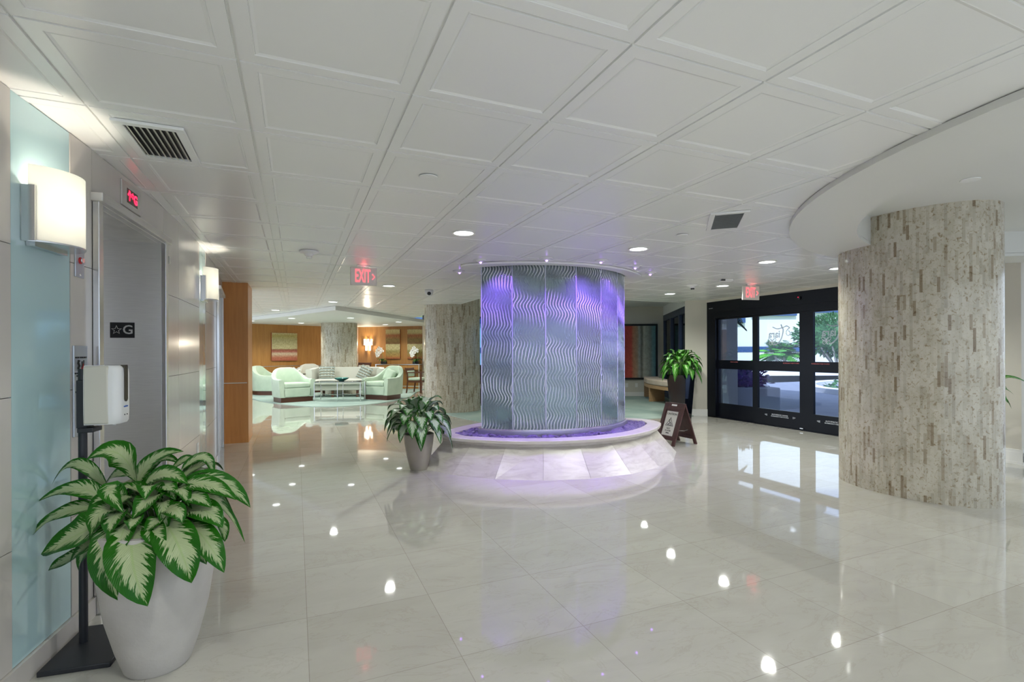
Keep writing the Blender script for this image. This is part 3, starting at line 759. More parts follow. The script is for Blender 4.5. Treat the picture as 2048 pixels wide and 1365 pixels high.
# wall lamps
def sconce(y, z, label, en):
    t = wallthing('wall_sconce', label, 'wall lamp', y, z, 'curved wall lamps')
    mb = MB(); W, H, D = .145, .152, .115; n = 18; th = .005
    R = (W*W+D*D)/(2*D); ang = math.asin(W/R)
    def arc(off): return [((R-off)*math.sin(-ang+2*ang*k/n), -.022-((R-off)*math.cos(-ang+2*ang*k/n)-(R-D))) for k in range(n+1)]
    o_, i_ = arc(0), arc(th)
    mb.prism(o_+i_[::-1], -H, H)
    mb.build('shade', G['sconce_shade'], t, angle=50)
    f = MB(); f.box(-W-.002, -W+.012, -.045, 0, -H-.004, H*.45); f.box(W-.012, W+.002, -.045, 0, -H-.004, H*.45)
    f.prism(arc(-.002)+[(W, 0), (-W, 0)], -H-.006, -H)
    f.box(-W*.8, W*.8, -.03, 0, -H-.02, -H-.006); f.box(.05, .07, -D*.95, -D*.6, -H-.004, -H+.012)
    f.build('bracket', G['steel_bright'], t, angle=0)
    f = MB(); f.tube([(0, -.035, -.055), (0, -.035, .055)], .011, 10); f.build('bulb', G['bulb_glow'], t)
    lamp('sconce_lamp', 'POINT', (0, -.066, .0), en, (1, .88, .74), .025, parent=t)
sconce(2.765, 1.93, 'curved white glass wall lamp at the near aqua strip', 4)
sconce(5.70, 1.99, 'smaller looking curved wall lamp on the far aqua strip', 4)

# ================================================================ CEILING FIXTURES
def downlight(x, y, z, label, en=24, r=.085, col=(.97, 1, .94), m='lens_glow', cat='ceiling light', grp='round recessed downlights'):
    t = thing('downlight', label, cat, (x, y, z), 0, grp)
    MB().ring(circle(r+.018, 28, (0, 0)), circle(r, 28, (0, 0)), -.006, .003).build('trim_ring', G['trim_white'], t)
    MB().prism(circle(r, 28, (0, 0)), -.003, .002).build('lens', G[m], t)
    if en: lamp('downlight_lamp', 'SPOT', (0, 0, -.03), en, col, .06, spot=150, blend=.6, parent=t)
    return t
E0 = 52
downlight(1.33, 4.16, CEIL, 'recessed ceiling light straight above the open floor left of centre', E0*.8)
downlight(3.155, 4.15, CEIL, 'recessed ceiling light in front of the fountain top', E0*.45)
downlight(4.995, 4.196, CEIL, 'recessed ceiling light left of the near column, beyond the soffit edge', E0)
downlight(6.215, 4.196, CEIL, 'recessed ceiling light half hidden by the near column', E0)
downlight(6.175, 6.0, CEIL, 'recessed ceiling light beside the motion sensor near the doors', E0)
downlight(6.15, 7.19, CEIL, 'small recessed ceiling light left of the spiky smoke detector', E0)
downlight(1.32, 7.91, CEIL, 'recessed ceiling light right of the first exit sign', E0)
downlight(.69, 10.82, CEIL, 'recessed ceiling light just before the lounge ceiling edge', E0*1.4)
downlight(-.45, 13.4, CEIL, 'recessed ceiling light at the left start of the lounge', E0)
downlight(4.73, 12.98, 2.62, 'recessed light in the raised ceiling beside the middle column', E0)
downlight(7.19, 9.28, 2.62, 'recessed light in the raised ceiling above the corner planter', E0)
for x, y, lab in ((-.107, 14.9, 'lounge ceiling light left of the ceiling corner'), (.15, 17.2, 'lounge ceiling light nearest the wood wall on the left'),
                  (1.35, 14.2, 'lounge ceiling light right of the ceiling corner'), (2.9, 15.6, 'lounge ceiling light above the green armchair by the column'),
                  (2.75, 17.2, 'lounge ceiling light near the twin paintings'), (-1.2, 16.5, 'lounge ceiling light at the far left edge')):
    downlight(x, y, 2.25, lab, E0*.95)
# the same fixtures continue above and behind the viewpoint
for x, y, lab in ((-.2, 1.0, 'recessed ceiling light by the near wall lamp, out of frame'), (1.33, .3, 'recessed ceiling light overhead, out of frame'), (1.33, -2.8, 'recessed ceiling light behind the viewpoint'),
                  (5.0, -2.9, 'recessed ceiling light behind the round recess')):
    downlight(x, y, CEIL, lab, 22)
for x, y, lab in ((4.4, .8, 'recess light on the camera side of the near column'), (6.6, 1.0, 'recess light right of the near column')):
    downlight(x, y, 2.57, lab, 22)

def puck(x, y, z, label, r=.05, h=.012, name='sprinkler_cover', cat='sprinkler cover'):
    o = MB().lathe([(r*.9, 0), (r, -.002), (r*.96, -h), (.0001, -h*1.1)], 24).build(name, G['ceiling_white']); o.location = (x, y, z); tag(o, label, cat); return o
puck(.716, 2.908, CEIL, 'round white cap flush in the ceiling above the left floor', .055, .006)
puck(3.137, 3.503, CEIL, 'small white ceiling disc left of the skewed vent', .05, .01)
pp = c2w((1942-1024)/1010*3.7, 3.7); puck(pp.x, pp.y, 2.57, 'round white cap on the ceiling above the near column', .06, .007)
# smoke detectors
def detector(x, y, label, fins=False):
    t = thing('smoke_detector', label, 'smoke detector', (x, y, CEIL))
    MB().lathe([(.095, 0), (.09, -.012), (.045, -.03), (.036, -.05), (.0001, -.052)], 24).build('housing', G['white_plastic'], t)
    mb = MB(); mb.lathe([(.03, -.052), (.026, -.062), (.0001, -.063)], 16)
    for k in range(6):
        a = k*PI/3; mb.box(-.003, .003, -.003, .003, -.075, -.05, Matrix.Translation((.022*math.cos(a), .022*math.sin(a), 0)))
    mb.build('sensor_cage', G['black_metal'] if fins else G['brushed_steel'], t)
    if fins:
        MB().tube([(.06, -.02, -.01), (.17, -.05, .0)], .006, 6).build('strobe_fin', G['trim_white'], t); MB().tube([(-.06, .02, -.01), (-.15, .06, .0)], .006, 6).build('strobe_fin', G['trim_white'], t)
    return t
detector(.124, 5.51, 'white cone smoke detector between the elevators and the exit sign')
detector(5.645, 6.087, 'white smoke detector with side fins near the doors', True)
# dome camera
t = thing('security_camera', 'white turret security camera hanging before the middle column', 'camera', (2.032, 8.246, CEIL))
MB().lathe([(.07, 0), (.072, -.02), (.066, -.05), (.045, -.085), (.0001, -.10)], 24).build('dome', G['white_plastic'], t)
lp = Vector((-.24, -.97, 0)); MB().ball((-.010, -.045, -.055), .034, 16).build('lens', G['black_plastic'], t)
# motion sensor
t = thing('motion_sensor', 'white box motion sensor on the ceiling before the doors', 'sensor', (5.63, 5.402, CEIL), -TH)
MB().box(-.085, .085, -.04, .04, -.038, 0).build('housing', G['white_plastic'], t, bevel=.008)
MB().box(-.086, -.03, -.042, .0, -.034, -.008).build('lens', G['black_plastic'], t, bevel=.004)
# vents
def vent(cx, cy, rz, W, H, n, label, along):
    t = thing('ceiling_vent', label, 'vent', (cx, cy, CEIL), rz)
    fr = MB(); b_ = .038
    fr.box(-W/2-b_, W/2+b_, -H/2-b_, -H/2, -.012, .002); fr.box(-W/2-b_, W/2+b_, H/2, H/2+b_, -.012, .002)
    fr.box(-W/2-b_, -W/2, -H/2, H/2, -.012, .002); fr.box(W/2, W/2+b_, -H/2, H/2, -.012, .002)
    fr.build('frame', G['ceiling_white'], t, angle=0, bevel=.003)
    MB().box(-W/2, W/2, -H/2, H/2, -.0015, .002).build('backing', G['black_plastic'], t, angle=0)
    for k in range(n):
        x = -W/2+(k+.5)*W/n
        s = MB(); s.box(-.007, .007, -H/2, H/2, -.0008, .0008, Matrix.Translation((x, 0, -.008)) @ Matrix.Rotation(R_(38), 4, 'Y'))
        s.build('slat', G['cream_plastic'] if along else G['plate_steel'], t, angle=0)
vent(-.605, 2.935, 0, .20, .39, 8, 'dark louvred ceiling vent above the near elevator', True)
vent(3.12, 2.99, R_(229), .47, .20, 16, 'small skewed grey ceiling vent beside the curved soffit', False)

# exit signs
def exitsign(x, y, rz, label, drop, stem=.03):
    t = thing('exit_sign', label, 'exit sign', (x, y, CEIL), rz, 'red exit signs')
    MB().box(-.15, .15, -.012, .012, -drop-.212, -drop).build('housing', G['glow_sign_face'], t, bevel=.006)
    MB().box(-.075, .075, -.02, .02, -.02, .0).build('canopy', G['white_plastic'], t, bevel=.004)
    MB().tube([(0, 0, -.02), (0, 0, -drop)], .012, 10).build('stem', G['white_plastic'], t)
    text('letters', 'EXIT', .215, G['sign_red'], t, Matrix.Translation((-.012, -.0135, -drop-.106)) @ WT, sx=.40, bold=.0035)
    mb = MB(); mb.tube([(.098, -.013, -drop-.075), (.125, -.013, -drop-.106), (.098, -.013, -drop-.137)], .007, 6); mb.build('arrow', G['sign_red'], t)
    lamp('exit_lamp', 'SPOT', (0, -.03, -drop-.02), .25, (1, .15, .15), .03, spot=120, blend=1, aim=(0, -.5, 1), parent=t)
p = c2w(-1.745, 5.95); exitsign(p.x, p.y, 0, 'lit red exit sign hanging over the open floor left of the fountain', .028)
p = c2w(3.69, 7.80); exitsign(p.x, p.y, .05-TH*.5, 'lit red exit sign hanging in front of the black doors', .028)

# violet spots round the fountain
VI = (.30, .10, 1.0)
fc = Vector((3.055, 5.68, 0))
def vspot(x, y, label, en, k_=.62):
    t = thing('accent_spotlight', label, 'spotlight', (x, y, CEIL), 0, 'violet spotlights round the fountain')
    MB().ring(circle(.075, 24, (0, 0)), circle(.045, 24, (0, 0)), -.008, .002).build('trim_ring', G['ceiling_white'], t)
    MB().lathe([(.045, -.004), (.03, -.02), (.0001, -.022)], 16).build('gimbal', G['white_plastic'], t)
    d = (fc-Vector((x, y, 0))).normalized()
    MB().ball((d.x*.01, d.y*.01, -.022), .014, 10).build('led', G['led_violet'], t)
    lamp('violet_lamp', 'SPOT', (0, 0, -.045), en, VI, .02, spot=100, blend=1, aim=(d.x*k_, d.y*k_, -1), parent=t)
VE = 40
vspot(1.897, 5.339, 'violet spotlight at the upper left of the fountain rim', VE)
vspot(1.90, 6.15, 'lone violet spotlight on the lower left beyond the fountain collar', VE)
vspot(2.534, 4.952, 'violet spotlight above the middle of the fountain front', VE*.5, .15)
vspot(3.165, 4.829, 'violet spotlight above the fountain front, right of the middle', VE)
vspot(3.775, 5.014, 'dim accent spotlight near the right end of the fountain', VE)
vspot(4.271, 5.356, 'violet spotlight at the far right of the fountain', VE)

# ================================================================ FOUNTAIN
t = thing('water_fountain', 'wavy glass water wall standing in an oval marble basin', 'fountain', fc)
FT = t
n = 5
def basin_ring(a, b_, k): return lens_pts(a, b_, k)
# flared skirt of stone slabs
bot = lens_pts(1.76, 1.21, 9); top = lens_pts(1.50, .90, 9)
nn = len(bot); mat('stone_joint', (.38, .36, .33), .7)
for i in range(nn):
    j = (i+1) % nn; p, q, u_, w_ = [Vector((*c_, 0)) for c_ in (bot[i], bot[j], top[j], top[i])]
    u_.z = w_.z = .285; e = .0014; d1 = (q-p).normalized()*e
    inn = Vector((-(p+q).x, -(p+q).y, 0)).normalized()*.03
    m1 = MB(); m1.add([p+d1, q-d1, u_-d1, w_+d1, p+d1+inn, q-d1+inn, u_-d1+inn, w_+d1+inn], [(0, 1, 2, 3), (7, 6, 5, 4), (0, 4, 5, 1), (1, 5, 6, 2), (2, 6, 7, 3), (3, 7, 4, 0)])
    m1.build('skirt_slab', G['basin_marble'], t, angle=0)
mb = MB(); mb.add([(p[0]*.985, p[1]*.98, 0.001) for p in bot]+[(p[0]*.99, p[1]*.985, .284) for p in top], [(i, (i+1) % nn, nn+(i+1) % nn, nn+i) for i in range(nn)])
mb.build('skirt_core', G['stone_joint'], t, angle=0)
MB().prism(lens_pts(1.505, .905, 9), .286, .32).build('rim_bed', G['basin_marble'], t, angle=20)
# rounded rim
ro = lens_pts(1.585, .945, 40, tip=.22); ri = lens_pts(1.385, .745, 40, tip=.2)
mb = MB(); mb.ring(ro, ri, .322, .36); mb.build('rim', G['basin_marble'], t, bevel=.006)
mb = MB(); mb.prism(lens_pts(1.39, .75, 30), .20, .30); mb.build('water', G['water'], t)
# steel shoe
mb = MB(); mb.prism(lens_pts(1.07, .50, 24), .29, .395); mb.build('steel_base', mat('base_steel', (.55, .55, .62), .3, metal=.8), t)
# glass panels
GA, GB = 1.02, .475; NP = 6
RR = (GA*GA+GB*GB)/(2*GB); ang = math.asin(GA/RR)
def gmesh(w_, h_, ph, seed):
    nx, nz = 84, 160; vs = []; fs = []; cr = []
    rnd = random.Random(seed); p1, p2, p3 = rnd.uniform(0, 6), rnd.uniform(0, 6), rnd.uniform(0, 6)
    for side in (0, 1):
        for j in range(nz+1):
            z = h_*j/nz
            for i in range(nx+1):
                x = -w_/2+w_*i/nx
                if side == 0:
                    sh = .020*math.sin(2*PI*z/.30+p1+x*3)+.008*math.sin(2*PI*z/.17+p2)
                    amp = .5+.5*math.sin(2*PI*z/.55+p3+x*5)*math.cos(z*1.3+p2)
                    hgt = math.sin(2*PI*(x+sh)/.037+ph)
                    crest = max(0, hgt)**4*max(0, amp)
                    hgt = (max(0, hgt))**1.5*.0075*amp+.0012*math.sin(2*PI*z/.4+x*9+p3)
                    edge = min(1, (w_/2-abs(x))/.008)
                    y = -.006-hgt*edge
                else: y = .006; crest = 0
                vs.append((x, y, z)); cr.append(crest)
    K = (nx+1)*(nz+1)
    for j in range(nz):
        for i in range(nx):
            a = j*(nx+1)+i; fs.append((a, a+1, a+nx+2, a+nx+1)); fs.append((K+a, K+a+nx+1, K+a+nx+2, K+a+1))
    for j in range(nz):
        for i in (0, nx):
            a = j*(nx+1)+i; fs.append((a, a+nx+1, K+a+nx+1, K+a))
    for i in range(nx):
        for j in (0, nz):
            a = j*(nx+1)+i; fs.append((a, a+1, K+a+1, K+a))
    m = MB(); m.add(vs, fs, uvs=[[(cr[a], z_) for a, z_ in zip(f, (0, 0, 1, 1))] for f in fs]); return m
HG = CEIL+.05-.395
nodes = [(RR*math.sin(-ang+2*ang*k/NP), -(RR*math.cos(-ang+2*ang*k/NP)-(RR-GB))) for k in range(NP+1)]
wch = (Vector(nodes[1])-Vector(nodes[0])).length
variants = []
for sd in range(3):
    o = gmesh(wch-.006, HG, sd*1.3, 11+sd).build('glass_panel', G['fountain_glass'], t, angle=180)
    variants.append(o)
kk = 0
for side in (1, -1):
    for k in range(NP):
        p, q = Vector(nodes[k])*side, Vector(nodes[k+1])*side; mid = (p+q)/2; d = q-p
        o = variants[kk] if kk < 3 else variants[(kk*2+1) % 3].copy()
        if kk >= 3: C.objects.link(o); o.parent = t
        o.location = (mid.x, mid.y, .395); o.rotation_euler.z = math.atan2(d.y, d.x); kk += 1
for side in (1, -1):
    for k in range(NP+(1 if side == 1 else 0)):
        if side == -1 and k == 0: continue
        p = Vector(nodes[k])*side*1.0
        MB().box(-.004, .004, -.009, .009, .395, CEIL+.05, Matrix.Translation((p.x, p.y, 0)) @ Matrix.Rotation(math.atan2(p.y, p.x), 4, 'Z')).build('glass_seam', G['glass_edge'], t, angle=0)
# bottom steel clips line
mb = MB(); mb.ring(lens_pts(1.045, .49, 24), lens_pts(1.00, .455, 24), .395, .412); mb.build('bottom_channel', G['steel_bright'], t)
# recess above with dark liner, collar
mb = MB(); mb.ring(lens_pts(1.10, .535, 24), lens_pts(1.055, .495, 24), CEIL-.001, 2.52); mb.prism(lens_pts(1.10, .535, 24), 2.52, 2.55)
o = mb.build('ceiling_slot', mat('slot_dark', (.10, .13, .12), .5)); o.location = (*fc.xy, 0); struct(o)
mb = MB(); mb.ring(lens_pts(1.33, .64, 40, tip=.15), lens_pts(1.055, .495, 40), CEIL-.024, CEIL)
o = mb.build('ceiling_collar', G['ceiling_white'], bevel=.01); o.location = (*fc.xy, 0); struct(o, 'white collar moulding above the fountain glass')
# uplights in the water
for x, y in ((-.75, -.42), (-.28, -.66), (.28, -.66), (.75, -.42), (1.18, -.05), (-1.15, -.05)):
    tt = thing('pool_uplight', 'small violet uplight sunk among the basin stones', 'spotlight', (fc.x+x, fc.y+y, .30), 0, 'submerged violet uplights')
    MB().lathe([(.03, 0), (.03, .025), (.0001, .027)], 14).build('lens', G['led_violet'], tt)
    dd = Vector((-x*.35, -y*.35, 1))
    lamp('pool_lamp', 'SPOT', (0, 0, .035), 55, VI, .02, spot=110, blend=.8, aim=dd, parent=tt)
# stones
rocks = []
rr = random.Random(3)
for sd in range(4):
    bm = bmesh.new(); bmesh.ops.create_icosphere(bm, subdivisions=2, radius=1)
    off = Vector((sd*7.3, sd*2.1, 0))
    for v_ in bm.verts:
        n_ = noise.noise(v_.co*1.3+off)*.45+noise.noise(v_.co*3+off)*.16; v_.co *= (1+n_)
        v_.co.z *= .62; v_.co.x *= 1.15
    me = bpy.data.meshes.new('river_stone'); bm.to_mesh(me); bm.free(); me.materials.append(G['rock_violet_lit']); rocks.append(me)
cnt = 0; placed = []
tries = 0
def inlens(x, y, a, b_):
    if abs(x) >= a: return False
    R = (a*a+b_*b_)/(2*b_); return abs(y) < math.sqrt(max(0, R*R-x*x))-(R-b_)
while cnt < 265 and tries < 30000:
    tries += 1
    x, y = rr.uniform(-1.4, 1.4), rr.uniform(-.76, .76)
    if y > .35 and x < .6: continue
    if not inlens(x, y, 1.35, .715) or inlens(x, y, 1.10, .545): continue
    if any((x-a)**2+(y-b_)**2 < .036**2 for a, b_ in placed): continue
    placed.append((x, y)); cnt += 1
    o = bpy.data.objects.new('river_stone', rocks[rr.randrange(4)]); C.objects.link(o)
    s = rr.uniform(.030, .048); o.scale = (s, s, s); o.location = (fc.x+x, fc.y+y, .325+rr.uniform(0, .02))
    o.rotation_euler = (rr.uniform(-.4, .4), rr.uniform(-.4, .4), rr.uniform(0, 6.28))
    tag(o, 'dark stone with violet light painted into its colour, among the loose stones filling the fountain basin', 'stone', 'stones in the fountain basin')

# ================================================================ PLANTS
def addleaf(mb, b_, m_, t_, w_, fold=.25, seed=0, ref=None, nl=13, nx=6, curl=0):
    b_, m_, t_ = Vector(b_), Vector(m_), Vector(t_)
    ctrl = m_*2-(b_+t_)/2
    rnd = random.Random(seed); ph = rnd.uniform(0, 6); wv = rnd.uniform(.015, .05)
    vs = []; fs = []; uvs = []
    side = None
    for j in range(nl+1):
        s = j/nl
        p = b_*(1-s)**2+ctrl*2*s*(1-s)+t_*s*s
        tg = ((ctrl-b_)*2*(1-s)+(t_-ctrl)*2*s).normalized()
        rf = ref if ref is not None else Vector((0, 0, 1))
        sd = tg.cross(rf)
        sd = sd.normalized() if sd.length > .05 else (side or tg.orthogonal().normalized())
        if side is not None and sd.dot(side) < 0: sd = -sd
        side = sd; nm = sd.cross(tg).normalized()
        if nm.dot(rf) < 0: nm = -nm
        pw = (s**.68)*((1-s)**.9)/.337 if 0 < s < 1 else 0.0
        hw = w_/2*pw
        for i in range(nx+1):
            a = -1+2*i/nx
            q = p+sd*a*hw+nm*(abs(a)**1.4*hw*fold+math.sin(s*11+ph+a*2)*wv*hw*abs(a)*2.2)
            vs.append(q)
    for j in range(nl):
        for i in range(nx):
            k = j*(nx+1)+i
            fs.append((k, k+1, k+nx+2, k+nx+1))
            uvs.append([(i/nx, j/nl), ((i+1)/nx, j/nl), ((i+1)/nx, (j+1)/nl), (i/nx, (j+1)/nl)])
    mb.add(vs, fs, uvs=uvs)

def foliage(parent, z0, specs, matl, name='foliage'):
    mb = MB(); st = MB()
    for k, (b_, m_, t_, w_, ref) in enumerate(specs):
        addleaf(mb, b_, m_, t_, w_, seed=k*13+5, ref=ref)
        st.tube(catmull([(Vector(b_)*.12+Vector((0, 0, z0-.12))*1.0) if False else Vector((b_[0]*.35, b_[1]*.35, z0-.03)), Vector((b_[0]*.7, b_[1]*.7, (z0+b_[2])/2)), Vector(b_)], 4), .0045, 5)
    mb.build(name, G[matl], parent, angle=180)
    st.build('stems', G['stem_green'], parent, angle=180)

def random_specs(n, z0, r_in, reach, rise, w_, seed, droop=.25, az0=0, az1=2*PI):
    rnd = random.Random(seed); out = []
    for k in range(n):
        az = az0+(az1-az0)*((k*.618) % 1.0)+rnd.uniform(-.2, .2); lay = k/n
        L_ = reach*rnd.uniform(.8, 1.1)*(1-.25*lay)
        d = Vector((math.cos(az), math.sin(az), 0))
        b_ = d*r_in*(1-.6*lay)+Vector((0, 0, z0+rise*(.15+.45*lay)))
        h = rise*(.45+.75*lay)
        m_ = d*(r_in*.5+L_*.50)+Vector((0, 0, z0+h+rise*.15))
        t_ = d*(L_)+Vector((0, 0, z0+h-droop*(1.15-lay)*rnd.uniform(.7, 1.25)))
        out.append((b_, m_, t_, w_*rnd.uniform(.8, 1.15), (Vector((0, 0, 1))+d*.7).normalized()))
    return out

def dome_specs(n, zc, rx_, rz_, L_, w_, seed, up=.0):
    rnd = random.Random(seed); out = []
    for k in range(n):
        u_ = (k+.5)/n; el = math.asin(-.22+1.18*u_ if -.22+1.18*u_ < 1 else 1); az = k*2.39996+rnd.uniform(-.25, .25)
        d = Vector((math.cos(az), math.sin(az), 0)); ce, se = math.cos(el), math.sin(el)
        ll = L_*rnd.uniform(.82, 1.15)
        b_ = d*rx_*ce*.50+Vector((0, 0, zc+rz_*se*.62))
        dr = (d*(.30+.9*ce)+Vector((0, 0, .85*se-.10))).normalized()
        m_ = b_+dr*ll*.55+Vector((0, 0, ll*.06))
        t_ = b_+dr*ll*.85-Vector((0, 0, ll*(.62-.45*se)))+d*ll*.10
        out.append((b_, m_, t_, w_*rnd.uniform(.82, 1.15), (Vector((0, 0, .8))+d*.8).normalized()))
    return out

# --- big plant, near left
PC = c2w(-1.51, 2.15)
t = thing('potted_plant', 'large variegated plant in a tall speckled grey planter by the elevator', 'plant', PC, -TH)
prof = [(.0001, 0), (.112, 0), (.122, .012), (.15, .10), (.185, .24), (.212, .42), (.221, .54), (.222, .60), (.205, .602), (.20, .55), (.0001, .545)]
MB().lathe(prof, 64).build('pot', G['pot_stone'], t, angle=40)
MB().lathe([(.0001, .566), (.199, .560)], 32).build('soil', G['soil'], t)
# leaves given as (image column,row, depth offset) in the planter's own plane, turned into metres
def lp3(u, v, dy):
    Y = 2.15+dy
    a, b_ = u-1024., v-704.
    x = rc*a+rs*b_; y = -rs*a+rc*b_
    return Vector((x/1010*Y-(-1.51), dy, CAMH-y/1010*Y))
def z2(x, y): return (x/1.936, 660+y/1.936)
BL = [  # base, mid, tip in close-up coordinates, width m, depth base/mid/tip
 ((528, 592), (455, 478), (332, 505), .115, .02, -.02, -.06),
 ((530, 600), (600, 500), (712, 472), .075, .05, .08, .10),
 ((665, 540), (725, 500), (742, 530), .045, .12, .14, .14),
 ((400, 660), (290, 615), (142, 668), .085, .0, -.02, -.03),
 ((385, 655), (330, 600), (300, 610), .05, .06, .10, .12),
 ((420, 620), (300, 520), (200, 602), .06, .06, .06, .05),
 ((400, 690), (230, 715), (112, 815), .085, .0, -.04, -.06),
 ((430, 735), (300, 795), (158, 870), .18, -.05, -.12, -.14),
 ((400, 800), (330, 860), (305, 935), .10, -.02, -.06, -.06),
 ((350, 850), (240, 900), (190, 925), .08, .0, .0, .0),
 ((485, 722), (420, 870), (462, 1052), .130, -.09, -.21, -.20),
 ((528, 735), (512, 890), (572, 1072), .165, -.10, -.25, -.26),
 ((625, 725), (690, 835), (742, 982), .145, -.08, -.20, -.20),
 ((720, 745), (800, 820), (868, 942), .100, -.04, -.12, -.13),
 ((690, 700), (790, 700), (862, 768), .105, .0, -.06, -.08),
 ((700, 590), (850, 590), (970, 690), .095, .0, .02, .04),
 ((690, 610), (800, 600), (915, 660), .085, -.02, -.02, -.02),
 ((700, 545), (790, 495), (826, 575), .055, .10, .14, .14),
 ((470, 715), (395, 705), (352, 800), .120, -.10, -.17, -.19),
 ((495, 660), (425, 620), (480, 712), .080, -.08, -.14, -.17),
 ((620, 640), (575, 660), (510, 735), .105, -.06, -.13, -.17),
 ((560, 600), (640, 560), (728, 598), .085, .0, -.02, -.04),
 ((560, 570), (620, 500), (700, 520), .065, .08, .12, .14),
 ((660, 640), (740, 640), (820, 690), .085, .0, -.05, -.07),
 ((620, 700), (680, 700), (705, 750), .07, -.08, -.15, -.17),
 ((530, 720), (520, 740), (500, 775), .07, -.14, -.18, -.20),
 ((640, 720), (600, 745), (560, 790), .07, -.10, -.15, -.18),
 ((820, 720), (860, 760), (870, 822), .06, -.02, .0, .02),
 ((700, 790), (750, 830), (800, 910), .08, -.03, -.08, -.09),
 ((520, 560), (450, 560), (400, 620), .08, .02, .04, .05),
 ((600, 590), (640, 600), (680, 660), .08, .0, -.05, -.08),
 ((470, 640), (400, 660), (330, 730), .09, .0, -.06, -.09),
 ((560, 640), (540, 620), (510, 590), .08, .02, -.02, -.02),
 ((440, 740), (400, 800), (380, 900), .10, -.10, -.17, -.17),
 ((500, 740), (470, 800), (450, 880), .10, -.12, -.20, -.21),
 ((590, 745), (600, 790), (640, 850), .08, -.10, -.19, -.21),
 ((480, 700), (440, 730), (420, 800), .09, -.12, -.18, -.20),
 ((420, 790), (340, 830), (270, 900), .10, -.06, -.12, -.13),
]
specs = []
for (b_, m_, t_, w_, d0, d1, d2) in BL:
    B, Mm, Tt = lp3(*z2(*b_), d0), lp3(*z2(*m_), d1), lp3(*z2(*t_), d2)
    out = Vector((Tt.x-B.x, Tt.y-B.y, 0)); out = out.normalized() if out.length > 1e-3 else Vector((0, -1, 0))
    ref = (Vector((0, -.55, .75))+out*.35).normalized()
    specs.append((B, Mm, Tt, w_, ref))
specs += random_specs(16, .60, .06, .34, .16, .085, 5, .14, .1, PI-.1)
specs += random_specs(12, .60, .05, .24, .14, .085, 9, .10)
foliage(t, .59, specs, 'leaf_variegated')

# --- plant beside the basin
PB = c2w(-1.055, 5.70)
t = thing('potted_plant', 'bushy silver green plant in a taupe pot beside the fountain basin', 'plant', PB, -TH)
MB().lathe([(.0001, 0), (.092, 0), (.10, .012), (.135, .15), (.160, .30), (.168, .40), (.158, .405), (.15, .38), (.0001, .375)], 40).build('pot', G['pot_taupe'], t, angle=40)
MB().lathe([(.0001, .385), (.15, .382)], 24).build('soil', G['soil'], t)
s2 = dome_specs(50, .51, .31, .31, .25, .145, 21)
s2.append((Vector((.02, 0, .6)), Vector((.03, .02, .72)), Vector((-.02, .03, .84)), .05, Vector((0, -1, .2))))
s2.append((Vector((-.1, 0, .58)), Vector((-.25, 0, .66)), Vector((-.36, -.02, .60)), .06, Vector((0, -.3, 1))))
foliage(t, .40, s2, 'leaf_pale')

# --- tall black planter near the doors
PD = c2w(3.32, 9.93)
t = thing('potted_plant', 'leafy green plant in a glossy black square planter left of the doors', 'plant', PD, -TH+PI/4)
mb = MB(); a, b_, H_ = .145, .198, .86
mb.add([(-a, -a, 0), (a, -a, 0), (a, a, 0), (-a, a, 0), (-b_, -b_, H_), (b_, -b_, H_), (b_, b_, H_), (-b_, b_, H_), (-b_+.02, -b_+.02, H_), (b_-.02, -b_+.02, H_), (b_-.02, b_-.02, H_), (-b_+.02, b_-.02, H_),
        (-b_+.02, -b_+.02, H_-.06), (b_-.02, -b_+.02, H_-.06), (b_-.02, b_-.02, H_-.06), (-b_+.02, b_-.02, H_-.06)],
       [(0, 3, 2, 1), (0, 1, 5, 4), (1, 2, 6, 5), (2, 3, 7, 6), (3, 0, 4, 7), (4, 5, 9, 8), (5, 6, 10, 9), (6, 7, 11, 10), (7, 4, 8, 11), (8, 9, 13, 12), (9, 10, 14, 13), (10, 11, 15, 14), (11, 8, 12, 15), (12, 13, 14, 15)])
mb.build('planter', mat('gloss_black', (.004, .006, .012), .06, coat=.8), t, angle=0, bevel=.004)
foliage(t, .80, dome_specs(64, .98, .34, .40, .27, .12, 31), 'leaf_green')

# --- plant behind near column, only leaf tips show
PE = c2w(5.13, 5.62)
t = thing('potted_plant', 'dark planter mostly hidden behind the near column, green leaf tips showing', 'plant', PE, -TH)
mb = MB(); mb.lathe([(.0001, 0), (.13, 0), (.18, .66), (.165, .66), (.16, .62), (.0001, .62)], 32); mb.build('planter', G['gloss_black'] if 'gloss_black' in G else G['black_plastic'], t)
s4 = dome_specs(26, .80, .26, .26, .22, .09, 44)
s4.append((Vector((.12, -.03, .92)), Vector((.32, -.06, 1.02)), Vector((.56, -.08, .93)), .075, Vector((0, -.5, 1))))
s4.append((Vector((.12, -.05, .86)), Vector((.24, -.08, .90)), Vector((.36, -.10, .82)), .05, Vector((0, -.5, 1))))
foliage(t, .66, s4, 'leaf_green')

# ================================================================ STAND + SANITIZER
pp, aa, _, _ = wframe(2.86)
pole = c2w(-1.935, 2.275)
t = thing('sanitizer_stand', 'black steel floor stand behind the big planter', 'stand', pole, aa)
# local x = along wall (away), -y = into room
MB().box(-.215, .15, -.19, .065, 0, .022).build('base_plate', G['black_metal'], t, bevel=.004)
MB().tube([(0, 0, .02), (0, 0, 1.25)], .0165, 16).build('pole', G['black_metal'], t)
MB().box(-.03, .03, -.03, .012, .985, 1.20).build('bracket', G['black_metal'], t, bevel=.003)
MB().box(-.05, .035, -.06, .0, .968, .988).build('catch_tray', G['black_metal'], t, bevel=.003)
dv = thing('hand_sanitizer_dispenser', 'white wall-style hand sanitizer dispenser mounted on the black stand', 'dispenser', (pole.x, pole.y, 1.0), aa)
W2, D2, Hh = .062, .135, .268
